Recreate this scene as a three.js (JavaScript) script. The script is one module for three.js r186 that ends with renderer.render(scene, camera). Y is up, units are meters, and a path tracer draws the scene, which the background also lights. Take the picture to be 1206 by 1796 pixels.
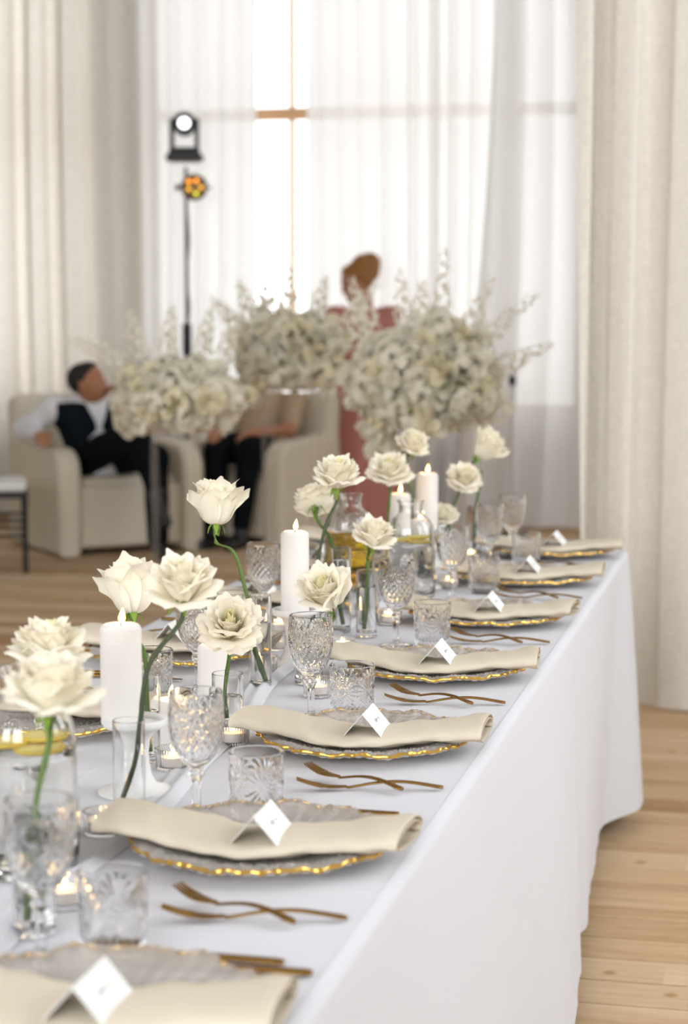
import * as THREE from 'three';
import { mergeGeometries, mergeVertices, toCreasedNormals } from 'three/addons/utils/BufferGeometryUtils.js';
import { RoundedBoxGeometry } from 'three/addons/geometries/RoundedBoxGeometry.js';
import { RectAreaLightUniformsLib } from 'three/addons/lights/RectAreaLightUniformsLib.js';

// ------------------------------------------------------------------ camera, sky, lights, exposure
const scene = new THREE.Scene();
const camera = new THREE.PerspectiveCamera(28.78, 1206 / 1796, 0.05, 200);
camera.position.set(0, 1.43, 0);
camera.rotation.set(THREE.MathUtils.degToRad(-6.0), THREE.MathUtils.degToRad(12.76), 0, 'YXZ');
camera.focus = 3.25;                       // the settings in the middle of the table are sharp
camera.userData.fStop = 4.0;
const renderer = new THREE.WebGLRenderer({ antialias: true });
renderer.toneMapping = THREE.LinearToneMapping;
renderer.toneMappingExposure = 1.19;
renderer.shadowMap.enabled = true;
RectAreaLightUniformsLib.init();
const SKY = 2.2;                           // overcast sky
scene.background = new THREE.Color(SKY * 0.985, SKY, SKY * 1.01);
// daylight of the tall windows in the side wall and behind the camera, one light per window, just inside its panes
const DAY = new THREE.Color(0.945, 1.0, 1.065);
function windowLight(x, y, z, w, h, tx, ty, tz, power) {
  const l = new THREE.RectAreaLight(DAY, power, w, h);
  l.name = 'window_daylight'; l.position.set(x, y, z); l.lookAt(tx, ty, tz); scene.add(l);
}
const WIN_Y = 2.75, WIN_H = 2.9;             // tall windows, their sills at shoulder height
const SIDE_X = 2.6, SIDE_WIN = [[-11.2, 1.9], [-8.6, 1.9], [-4.9, 1.7], [-2.5, 1.7]];
for (const [z, w] of SIDE_WIN) windowLight(SIDE_X - 0.06, WIN_Y, z, w - 0.1, WIN_H - 0.1, 0, WIN_Y, z, z < -7 ? 0.5 : 2.8);
const REAR_Z = 3.4, REAR_WIN = [[-3.4, 2.2], [-0.6, 2.2]];
for (const [x, w] of REAR_WIN) windowLight(x, WIN_Y, REAR_Z - 0.06, w - 0.1, WIN_H - 0.1, x, WIN_Y, 0, 7.3);

// ------------------------------------------------------------------ helpers
const V = (x, y, z) => new THREE.Vector3(x, y, z);
const R = THREE.MathUtils.degToRad;
const clamp = (x, a = 0, b = 1) => Math.min(b, Math.max(a, x));
const smooth = (a, b, x) => { const t = clamp((x - a) / (b - a)); return t * t * (3 - 2 * t); };
const lerp = (a, b, t) => a + (b - a) * t;
function rng(seed) { let s = seed >>> 0; return () => { s = (s + 0x6d2b79f5) | 0; let t = Math.imul(s ^ (s >>> 15), 1 | s); t = (t + Math.imul(t ^ (t >>> 7), 61 | t)) ^ t; return ((t ^ (t >>> 14)) >>> 0) / 4294967296; }; }
function hash(i, j, k = 0) { let h = Math.imul(i, 374761393) ^ Math.imul(j, 668265263) ^ Math.imul(k, 2147483647); h = Math.imul(h ^ (h >>> 13), 1274126177); return ((h ^ (h >>> 16)) >>> 0) / 4294967296; }
function noise2(x, y, k = 0) {
  const i = Math.floor(x), j = Math.floor(y), fx = x - i, fy = y - j, u = fx * fx * (3 - 2 * fx), v = fy * fy * (3 - 2 * fy);
  return lerp(lerp(hash(i, j, k), hash(i + 1, j, k), u), lerp(hash(i, j + 1, k), hash(i + 1, j + 1, k), u), v) * 2 - 1;
}
const fbm = (x, y, k = 0) => noise2(x, y, k) * 0.55 + noise2(x * 2.1, y * 2.1, k + 1) * 0.28 + noise2(x * 4.3, y * 4.3, k + 2) * 0.17;

const counts = new Map();
function numbered(name) { const n = counts.get(name) ?? 0; counts.set(name, n + 1); return n ? name + '_' + String(n).padStart(3, '0') : name; }
function shadows(o) { o.traverse((c) => { if (c.isMesh) { c.castShadow = true; c.receiveShadow = true; } }); return o; }
function tag(o, label, category, group, kind) {
  if (label) o.userData.label = label;
  if (category) o.userData.category = category;
  if (group) o.userData.group = group;
  if (kind) o.userData.kind = kind;
  return o;
}
function thing(name, label, category, [x, y, z] = [0, 0, 0], turn = 0, group) {
  const o = new THREE.Group(); o.name = numbered(name); o.position.set(x, y, z); o.rotation.y = turn;
  scene.add(o); return tag(o, label, category, group);
}
function part(name, geo, mat, parent, label) {
  const m = new THREE.Mesh(geo, mat); m.name = name; m.castShadow = m.receiveShadow = true; parent.add(m);
  if (label) m.userData.label = label;
  return m;
}
function solo(name, geo, mat, label, category, group, [x, y, z] = [0, 0, 0], turn = 0) {
  const m = new THREE.Mesh(geo, mat); m.name = numbered(name); m.castShadow = m.receiveShadow = true; m.position.set(x, y, z); m.rotation.y = turn;
  scene.add(m); return tag(m, label, category, group);
}
function struct(name, geo, mat, parent) {
  const m = new THREE.Mesh(geo, mat); m.name = parent ? name : name; m.castShadow = m.receiveShadow = true; (parent ?? scene).add(m);
  if (!parent) m.userData.kind = 'structure';
  return m;
}
function again(root, label, [x, y, z], turn = 0) {            // one more of a thing, with all its parts
  const r = root.clone(); r.name = numbered(root.name.replace(/_\d{3}$/, '')); r.position.set(x, y, z); r.rotation.set(0, turn, 0);
  r.userData = { ...root.userData, label }; scene.add(r); return r;
}
function box(w, h, d, x = 0, y = 0, z = 0) { const g = new THREE.BoxGeometry(w, h, d); g.translate(x, y, z); return g; }
function rbox(w, h, d, r, x = 0, y = 0, z = 0, seg = 3) { const g = new RoundedBoxGeometry(w, h, d, seg, r); g.translate(x, y, z); return g; }
function cyl(r0, r1, h, x = 0, y = 0, z = 0, seg = 24) { const g = new THREE.CylinderGeometry(r1, r0, h, seg); g.translate(x, y, z); return g; }
function lathe(pts, seg = 48) { return new THREE.LatheGeometry(pts.map(([r, y]) => new THREE.Vector2(Math.max(r, 1e-5), y)), seg); }
function tube(pts, r, seg = 24, rad = 8, closed = false) { return new THREE.TubeGeometry(new THREE.CatmullRomCurve3(pts.map((p) => V(...p)), closed), seg, r, rad, closed); }
function plain(g) { g = g.index ? g.toNonIndexed() : g; for (const k of Object.keys(g.attributes)) if (!['position', 'normal', 'uv'].includes(k)) g.deleteAttribute(k); return g; }
function join(list) { return mergeGeometries(list.map(plain)); }
// a grid surface: f(u, v, out) with u, v in 0..1
function surf(nu, nv, f, wrapU = false, uvScale = [1, 1]) {
  const pos = [], uv = [], idx = [], p = V(0, 0, 0);
  for (let j = 0; j <= nv; j++) for (let i = 0; i <= nu; i++) { f(i / nu, j / nv, p); pos.push(p.x, p.y, p.z); uv.push((i / nu) * uvScale[0], (j / nv) * uvScale[1]); }
  for (let j = 0; j < nv; j++) for (let i = 0; i < nu; i++) { const a = j * (nu + 1) + i, b = a + 1, c = a + nu + 1, d = c + 1; idx.push(a, b, d, a, d, c); }
  const g = new THREE.BufferGeometry();
  g.setAttribute('position', new THREE.Float32BufferAttribute(pos, 3)); g.setAttribute('uv', new THREE.Float32BufferAttribute(uv, 2)); g.setIndex(idx); g.computeVertexNormals();
  if (wrapU) { const n = g.attributes.normal; for (let j = 0; j <= nv; j++) { const a = j * (nu + 1), b = a + nu; const x = n.getX(a) + n.getX(b), y = n.getY(a) + n.getY(b), z = n.getZ(a) + n.getZ(b), l = Math.hypot(x, y, z) || 1; for (const k of [a, b]) n.setXYZ(k, x / l, y / l, z / l); } }
  return g;
}
// a closed section (list of [a, b]) swept along frames [{p, x, y}] (a along x, b along y), ends capped
function sweep(frames, section, cap = true) {
  const pos = [], idx = [], n = section(0).length, m = frames.length;
  frames.forEach((f, k) => { for (const [a, b] of section(k / (m - 1))) pos.push(f.p.x + f.x.x * a + f.y.x * b, f.p.y + f.x.y * a + f.y.y * b, f.p.z + f.x.z * a + f.y.z * b); });
  for (let k = 0; k < m - 1; k++) for (let i = 0; i < n; i++) { const a = k * n + i, b = k * n + (i + 1) % n, c = a + n, d = b + n; idx.push(a, b, d, a, d, c); }
  if (cap) for (const [k, s] of [[0, 1], [m - 1, -1]]) for (let i = 1; i < n - 1; i++) { const a = k * n, b = k * n + i, c = k * n + i + 1; s > 0 ? idx.push(a, c, b) : idx.push(a, b, c); }
  const g = new THREE.BufferGeometry(); g.setAttribute('position', new THREE.Float32BufferAttribute(pos, 3)); g.setIndex(idx);
  g.setAttribute('uv', new THREE.Float32BufferAttribute(new Float32Array(pos.length / 3 * 2), 2));
  g.computeVertexNormals(); return g;
}
function dataTex(w, h, f, srgb = false, repeat = [1, 1]) {
  const d = new Uint8Array(w * h * 4);
  for (let j = 0; j < h; j++) for (let i = 0; i < w; i++) { const c = f(i / w, j / h), o = (j * w + i) * 4; d[o] = clamp(c[0]) * 255; d[o + 1] = clamp(c[1]) * 255; d[o + 2] = clamp(c[2]) * 255; d[o + 3] = 255; }
  const t = new THREE.DataTexture(d, w, h, THREE.RGBAFormat); t.magFilter = THREE.LinearFilter; t.minFilter = THREE.LinearMipmapLinearFilter; t.generateMipmaps = true;
  t.wrapS = t.wrapT = THREE.RepeatWrapping; t.repeat.set(...repeat); if (srgb) t.colorSpace = THREE.SRGBColorSpace; t.needsUpdate = true; return t;
}
const phys = (o) => new THREE.MeshPhysicalMaterial({ side: THREE.DoubleSide, ...o });
const std = (o) => new THREE.MeshStandardMaterial({ side: THREE.DoubleSide, ...o });
const C = (r, g, b) => new THREE.Color(r, g, b);                 // linear
const S = (hex) => new THREE.Color(hex);                          // sRGB

// ------------------------------------------------------------------ materials
const slub = dataTex(256, 256, (u, v) => { const x = 0.93 + 0.05 * hash(Math.floor(u * 256), Math.floor(v * 12), 7) + 0.05 * hash(Math.floor(u * 14), Math.floor(v * 256), 9) - 0.03; return [x, x * 0.995, x * 0.985]; }, true);
function woodTex(k, base, dark) {
  return dataTex(1024, 128, (u, v) => {
    const warp = noise2(u * 5, v * 3, k) * 0.35, ring = 0.5 + 0.5 * Math.sin((v * 7 + warp * 2.6 + noise2(u * 2, v * 1.5, k + 5) * 1.8) * 6.2832);
    const fine = noise2(u * 40, v * 90, k + 9) * 0.5 + noise2(u * 110, v * 128, k + 11) * 0.35;
    let t = clamp(0.36 + 0.15 * ring + 0.22 * fine + 0.34 * noise2(u * 3, v * 2, k + 2));
    for (let q = 0; q < 3; q++) { const kx = hash(q, k, 21), ky = 0.2 + 0.6 * hash(q, k, 22), d = Math.hypot((u - kx) * 8, (v - ky)); if (d < 0.07) t = lerp(1.4, t, smooth(0.015, 0.07, d)); }
    return base.map((c, i) => lerp(c, dark[i], t));
  }, true);
}
const plankMats = [[[0.86, 0.76, 0.63], [0.70, 0.57, 0.43]], [[0.83, 0.72, 0.58], [0.66, 0.52, 0.38]], [[0.89, 0.80, 0.68], [0.74, 0.62, 0.48]], [[0.79, 0.67, 0.53], [0.62, 0.48, 0.34]]].map(([b, d], k) => phys({ map: woodTex(k * 31 + 5, b, d), roughness: 0.75, specularIntensity: 0.25 }));
const M = {
  plaster: std({ color: C(0.55, 0.54, 0.52), roughness: 0.95 }),
  ceiling: std({ color: C(0.66, 0.65, 0.64), roughness: 0.95 }),
  subfloor: std({ color: C(0.05, 0.035, 0.025), roughness: 0.95 }),
  frameWood: std({ color: C(0.55, 0.33, 0.17), roughness: 0.6 }),
  pane: phys({ color: C(1, 1, 1), transmission: 1, roughness: 0.0, thickness: 0, ior: 1.45 }),
  sheer: phys({ color: C(0.97, 0.965, 0.95), transmission: 0.30, roughness: 0.86, thickness: 0, ior: 1.2, specularIntensity: 0 }),
  drape: phys({ color: C(0.88, 0.845, 0.78), map: slub, transmission: 0.50, roughness: 1, thickness: 0, ior: 1.2, specularIntensity: 0 }),
  drapeFront: std({ color: C(0.84, 0.80, 0.73), map: slub, roughness: 1 }),
  cloth: std({ color: C(0.685, 0.69, 0.73), roughness: 0.9 }),
  runner: phys({ color: C(0.90, 0.905, 0.93), transmission: 0.35, roughness: 1, thickness: 0, ior: 1.2, specularIntensity: 0 }),
  napkin: phys({ color: C(0.66, 0.585, 0.46), roughness: 0.9 }),
  paper: std({ color: C(0.88, 0.875, 0.86), roughness: 0.85 }),
  ink: std({ color: C(0.42, 0.42, 0.43), roughness: 0.8 }),
  gold: std({ color: C(0.72, 0.44, 0.10), metalness: 1, roughness: 0.22 }),
  brass: std({ color: C(0.29, 0.16, 0.045), metalness: 1, roughness: 0.34 }),
  glass: phys({ color: C(1, 1, 1), transmission: 1, thickness: 0.004, ior: 1.45, roughness: 0.0 }),
  crystal: phys({ color: C(1, 1, 1), transmission: 1, thickness: 0.005, ior: 1.24, roughness: 0.0 }),
  plate: phys({ color: C(0.84, 0.81, 0.77), transmission: 0.68, thickness: 0, ior: 1.5, roughness: 0.14 }),
  thin: phys({ color: C(0.985, 0.985, 0.985), transmission: 1, thickness: 0, ior: 1.5, roughness: 0.02 }),
  water: phys({ color: C(1, 1, 1), transmission: 1, thickness: 0.05, ior: 1.33, roughness: 0.0 }),
  lemonWater: phys({ color: C(1, 1, 1), transmission: 1, thickness: 0.05, ior: 1.33, roughness: 0.0, attenuationColor: C(0.98, 0.97, 0.86), attenuationDistance: 0.3 }),
  amber: phys({ color: C(1, 1, 1), transmission: 1, thickness: 0.05, ior: 1.33, roughness: 0.0, attenuationColor: C(1.0, 0.76, 0.07), attenuationDistance: 0.07 }),
  acrylic: phys({ color: C(0.96, 0.945, 0.93), transmission: 0.97, thickness: 0, ior: 1.4, roughness: 0.08 }),
  lemon: phys({ color: C(0.93, 0.70, 0.10), roughness: 1, transmission: 0.25, thickness: 0, specularIntensity: 0.6 }),
  lemonPulp: phys({ color: C(0.93, 0.78, 0.24), roughness: 1, transmission: 0.15, thickness: 0 }),
  wax: phys({ color: C(0.91, 0.87, 0.82), roughness: 1, transmission: 0.12, thickness: 0, ior: 1.4, specularIntensity: 0.5 }),
  wick: std({ color: C(0.03, 0.02, 0.015), roughness: 1 }),
  flame: std({ color: C(0, 0, 0), emissive: C(1.0, 0.66, 0.24), emissiveIntensity: 8, roughness: 1 }),
  ceramic: std({ color: C(0.82, 0.81, 0.79), roughness: 0.55 }),
  tin: std({ color: C(0.75, 0.75, 0.76), metalness: 1, roughness: 0.35 }),
  petal: phys({ color: C(0.985, 0.935, 0.80), roughness: 1, transmission: 0.34, thickness: 0, ior: 1.2, specularIntensity: 0.1 }),
  petalCore: phys({ color: C(0.96, 0.90, 0.60), roughness: 1, transmission: 0.30, thickness: 0, ior: 1.2, specularIntensity: 0.1 }),
  stem: std({ color: C(0.085, 0.15, 0.022), roughness: 0.5 }),
  stemDark: std({ color: C(0.055, 0.075, 0.03), roughness: 0.55 }),
  sepal: phys({ color: C(0.24, 0.36, 0.06), roughness: 1, transmission: 0.2, thickness: 0, specularIntensity: 0.3 }),
  blossom: phys({ color: C(0.98, 0.95, 0.85), roughness: 1, transmission: 0.48, thickness: 0, ior: 1.2, specularIntensity: 0.05 }),
  blossomCream: phys({ color: C(0.95, 0.89, 0.70), roughness: 1, transmission: 0.4, thickness: 0, ior: 1.2, specularIntensity: 0.05 }),
  leaf: phys({ color: C(0.20, 0.24, 0.06), roughness: 1, transmission: 0.3, thickness: 0, specularIntensity: 0.3 }),
  black: std({ color: C(0.012, 0.013, 0.015), roughness: 0.45 }),
  blackCloth: phys({ color: C(0.006, 0.007, 0.009), roughness: 0.9, specularIntensity: 0.15 }),
  vest: phys({ color: C(0.008, 0.011, 0.016), roughness: 0.9, specularIntensity: 0.15 }),
  shirt: std({ color: C(0.80, 0.80, 0.83), roughness: 0.9 }),
  skin: phys({ color: C(0.42, 0.185, 0.095), roughness: 0.55 }),
  skinPale: phys({ color: C(0.50, 0.24, 0.14), roughness: 0.55 }),
  hairDark: std({ color: C(0.012, 0.009, 0.007), roughness: 0.7 }),
  hairGinger: std({ color: C(0.30, 0.125, 0.025), roughness: 0.6 }),
  hairGrey: std({ color: C(0.35, 0.30, 0.24), roughness: 0.7 }),
  pink: std({ color: C(0.50, 0.205, 0.165), roughness: 0.85 }),
  beige: std({ color: C(0.48, 0.36, 0.23), roughness: 0.9 }),
  upholstery: std({ color: C(0.70, 0.63, 0.50), roughness: 0.85 }),
  cushion: std({ color: C(0.82, 0.82, 0.80), roughness: 0.8 }),
  lens: std({ color: C(0.1, 0.1, 0.1), emissive: C(0.95, 0.97, 1.0), emissiveIntensity: 3.2, roughness: 0.3 }),
  ledOrange: std({ color: C(0.1, 0.05, 0), emissive: C(1.0, 0.33, 0.02), emissiveIntensity: 2.6, roughness: 0.3 }),
  ledAmber: std({ color: C(0.1, 0.06, 0), emissive: C(0.85, 0.42, 0.03), emissiveIntensity: 1.9, roughness: 0.3 }),
  ledGreen: std({ color: C(0.06, 0.08, 0), emissive: C(0.75, 0.72, 0.02), emissiveIntensity: 1.8, roughness: 0.3 }),
};

// ------------------------------------------------------------------ room: floor of cross planks, walls with window openings, ceiling
const ROOM = { x0: -7.0, x1: 2.6, z0: -13.0, z1: 3.4, h: 4.6 };
{
  const floor = new THREE.Group(); floor.name = 'floor'; floor.userData.kind = 'structure'; scene.add(floor);
  part('subfloor', box(ROOM.x1 - ROOM.x0 + 0.4, 0.1, ROOM.z1 - ROOM.z0 + 0.4, (ROOM.x0 + ROOM.x1) / 2, -0.08, (ROOM.z0 + ROOM.z1) / 2), M.subfloor, floor);
  const W = 0.145, rnd = rng(11), variants = new Map();
  const plank = (len, v) => {                                   // bevelled board with its own stretch of grain
    const key = len.toFixed(2) + '/' + v;
    if (!variants.has(key)) {
      const w = W - 0.012, b = 0.004, t = 0.03, L = len - 0.004;
      const g = surf(4, 3, (u, q, p) => {
        const xs = [0, b, L / 2, L - b, L][Math.round(u * 4)], k = Math.round(q * 3), zs = [0, b, w - b, w][k];
        const edge = (k === 0 || k === 3 || u === 0 || u === 1);
        p.set(xs, edge ? -0.004 : 0, -zs);
      });
      const a = g.attributes.position, uv = g.attributes.uv, ou = 0.13 * v, ov = 0.37 * v;
      for (let i = 0; i < a.count; i++) uv.setXY(i, a.getX(i) / 2.4 + ou, -a.getZ(i) / 0.3 + ov);
      variants.set(key, join([g, box(L, t, w, L / 2, -0.004 - t / 2, -w / 2)]));
    }
    return variants.get(key);
  };
  const rows = Math.ceil((ROOM.z1 - ROOM.z0) / W);
  for (let r = 0; r < rows; r++) {
    const z = ROOM.z1 - r * W, cuts = r % 3 === 0 ? [4.8, 4.8] : r % 3 === 1 ? [3.2, 6.4] : [6.4, 3.2];
    let x = ROOM.x0;
    for (const len of cuts) {
      const m = part('plank', plank(len, Math.floor(rnd() * 5)), plankMats[Math.floor(rnd() * 4)], floor);
      m.position.set(x + 0.0015, -0.0006 * rnd(), z); x += len;
    }
  }
  floor.children.forEach((c, i) => { if (c.name === 'plank') c.name = i > 1 ? 'plank_' + String(i - 1).padStart(3, '0') : 'plank'; });
}
function wallWithOpenings(name, along, at, from, to, thick, openings) {   // along 'x' (wall across z = at) or 'z' (wall across x = at); openings [a, b, y0, y1]
  const list = [], B = (a, b, y0, y1) => { if (b - a > 1e-3 && y1 - y0 > 1e-3) list.push(along === 'x' ? box(b - a, y1 - y0, thick, (a + b) / 2, (y0 + y1) / 2, at) : box(thick, y1 - y0, b - a, at, (y0 + y1) / 2, (a + b) / 2)); };
  let s = from;
  for (const [a, b, y0, y1] of openings) { B(s, a, 0, ROOM.h); B(a, b, 0, y0); B(a, b, y1, ROOM.h); s = b; }
  B(s, to, 0, ROOM.h);
  return struct(name, join(list), M.plaster);
}
const T = 0.3;
const BACK = [[-6.75, -4.55, 0.72, 3.95], [-4.23, -1.34, 0.72, 3.95]];
wallWithOpenings('wall_back', 'x', ROOM.z0 - T / 2 + 0.3, ROOM.x0 - T, ROOM.x1 + T, T, BACK);
wallWithOpenings('wall_rear', 'x', ROOM.z1 + T / 2, ROOM.x0 - T, ROOM.x1 + T, T, REAR_WIN.map(([x, w]) => [x - w / 2, x + w / 2, WIN_Y - WIN_H / 2, WIN_Y + WIN_H / 2]));
wallWithOpenings('wall_side', 'z', ROOM.x1 + T / 2, ROOM.z0 - T, ROOM.z1, T, SIDE_WIN.map(([z, w]) => [z - w / 2, z + w / 2, WIN_Y - WIN_H / 2, WIN_Y + WIN_H / 2]));
struct('wall_left', box(T, ROOM.h, ROOM.z1 - ROOM.z0 + 0.6, ROOM.x0 - T / 2, ROOM.h / 2, (ROOM.z0 + ROOM.z1) / 2), M.plaster);
struct('ceiling', box(ROOM.x1 - ROOM.x0 + 0.6, 0.2, ROOM.z1 - ROOM.z0 + 0.6, (ROOM.x0 + ROOM.x1) / 2, ROOM.h + 0.1, (ROOM.z0 + ROOM.z1) / 2), M.ceiling);
let windowNo = 0;
function windowUnit(along, at, a, b, y0, y1, uprights, rails) {            // frame, mullions, transoms and one pane per light
  const w = new THREE.Group(); w.name = 'window_' + (++windowNo); w.userData.kind = 'structure'; scene.add(w);
  const put = (name, u0, u1, v0, v1, d, mat) => part(name, along === 'x' ? box(u1 - u0, v1 - v0, d, (u0 + u1) / 2, (v0 + v1) / 2, at) : box(d, v1 - v0, u1 - u0, at, (v0 + v1) / 2, (u0 + u1) / 2), mat, w);
  for (const u of [a, b - 0.05]) put('jamb', u, u + 0.05, y0, y1, 0.09, M.frameWood);
  for (const v of [y0, y1 - 0.05]) put('frame_rail', a + 0.05, b - 0.05, v, v + 0.05, 0.09, M.frameWood);
  for (const u of uprights) put('mullion', u - 0.012, u + 0.012, y0 + 0.05, y1 - 0.05, 0.06, M.frameWood);
  for (const v of rails) put('transom', a + 0.05, b - 0.05, v - 0.038, v + 0.038, 0.07, M.frameWood);
  const us = [a + 0.05, ...uprights, b - 0.05], vs = [y0 + 0.05, ...rails, y1 - 0.05];
  for (let i = 0; i < us.length - 1; i++) for (let j = 0; j < vs.length - 1; j++) put('pane', us[i] + 0.012, us[i + 1] - 0.012, vs[j] + 0.03, vs[j + 1] - 0.03, 0.004, M.pane);
}
windowUnit('x', -12.86, BACK[1][0], BACK[1][1], 0.72, 3.95, [-3.26, -2.30], [2.655]);
windowUnit('x', -12.86, BACK[0][0], BACK[0][1], 0.72, 3.95, [-6.02, -5.28], [2.655]);
for (const [z, w] of SIDE_WIN) windowUnit('z', ROOM.x1 + 0.16, z - w / 2, z + w / 2, WIN_Y - WIN_H / 2, WIN_Y + WIN_H / 2, [z], [3.1]);
for (const [x, w] of REAR_WIN) windowUnit('x', ROOM.z1 + 0.16, x - w / 2, x + w / 2, WIN_Y - WIN_H / 2, WIN_Y + WIN_H / 2, [x], [3.1]);

// ------------------------------------------------------------------ curtains
// a hanging cloth along x from x0 to x1 in the plane z: folds of given pitch and depth; lean(v) shifts it sideways towards the hem
function curtainGeo(x0, x1, y0, y1, z, pitch, depth, seed, opt = {}) {
  const nu = Math.round((x1 - x0) / pitch * 14), nv = opt.nv ?? 24;
  const rnd = rng(seed), ph = Array.from({ length: 9 }, () => rnd() * 6.28);
  return surf(nu, nv, (u, v, p) => {
    const y = lerp(y1, y0, v), s = u * (x1 - x0) / pitch, grow = 0.75 + 0.5 * v;
    const ss = s + 0.35 * Math.sin(s * 0.61 + ph[0]) + 0.22 * Math.sin(s * 1.37 + ph[1]) + 0.10 * Math.sin(v * 3 + s * 0.4 + ph[2]);
    const a = 0.7 + 0.3 * Math.sin(s * 0.83 + ph[3]);
    const d = depth * grow * a * (Math.sin(ss * 6.2832) * 0.8 + 0.28 * Math.sin(ss * 12.566 + ph[4] + v) + 0.15 * Math.sin(ss * 3.1 + ph[5]));
    const side = 0.25 * pitch * a * Math.sin(ss * 12.566 + ph[6]) * 0.5;
    p.set(lerp(x0, x1, u) + side + (opt.lean ? opt.lean(u, v) : 0), y + (opt.hem ? opt.hem(u, v) : 0), z + d + (opt.bow ? opt.bow(u, v) : 0));
  }, false, [(x1 - x0) / 0.35, (y1 - y0) / 0.35]);
}
solo('curtain', curtainGeo(-4.22, -3.42, 0.02, 4.1, -12.58, 0.17, 0.035, 3), M.sheer, 'sheer white curtain panel hanging behind the stage light stand', 'curtain', 'window curtains');
solo('curtain', curtainGeo(-3.08, -1.72, 0.02, 4.1, -12.58, 0.16, 0.045, 5), M.sheer, 'wide sheer white curtain panel hanging behind the standing woman', 'curtain', 'window curtains');
solo('curtain', curtainGeo(-1.88, -1.30, 0.02, 4.1, -12.47, 0.19, 0.05, 8, { lean: (u, v) => -0.28 * (1 - u) * v * v + 0.05 * v, }), M.sheer, 'sheer curtain gathered beside the heavy cream drape, its hem swept sideways', 'curtain', 'window curtains');
solo('curtain', curtainGeo(-6.95, -4.2, 0.02, 4.1, -12.5, 0.25, 0.06, 17), M.drape, 'beige pleated drape hanging behind the seated man in the armchair', 'curtain', 'window curtains');
solo('curtain', curtainGeo(-0.76, 2.5, 0.012, 4.3, -7.0, 0.205, 0.055, 23, { lean: (u, v) => 0.02 * v * (1 - u) }), M.drapeFront, 'heavy cream linen drape hanging beyond the end of the table', 'curtain');
for (const [z, x0, x1, y, w] of [[-12.53, -6.98, -1.2, 4.12, 'over the window'], [-7.0, -0.80, 2.58, 4.32, 'carrying the heavy cream drape']]) {
  const g = new THREE.CylinderGeometry(0.018, 0.018, x1 - x0, 16); g.rotateZ(Math.PI / 2); g.translate((x0 + x1) / 2, y, z);
  const list = [g]; for (const x of [x0 + 0.3, (x0 + x1) / 2, x1 - 0.3]) list.push(cyl(0.008, 0.008, ROOM.h - y, x, (y + ROOM.h) / 2, z, 8));
  solo('curtain_rod', join(list), M.black, 'dark curtain rod ' + w, 'curtain rod');
}

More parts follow.
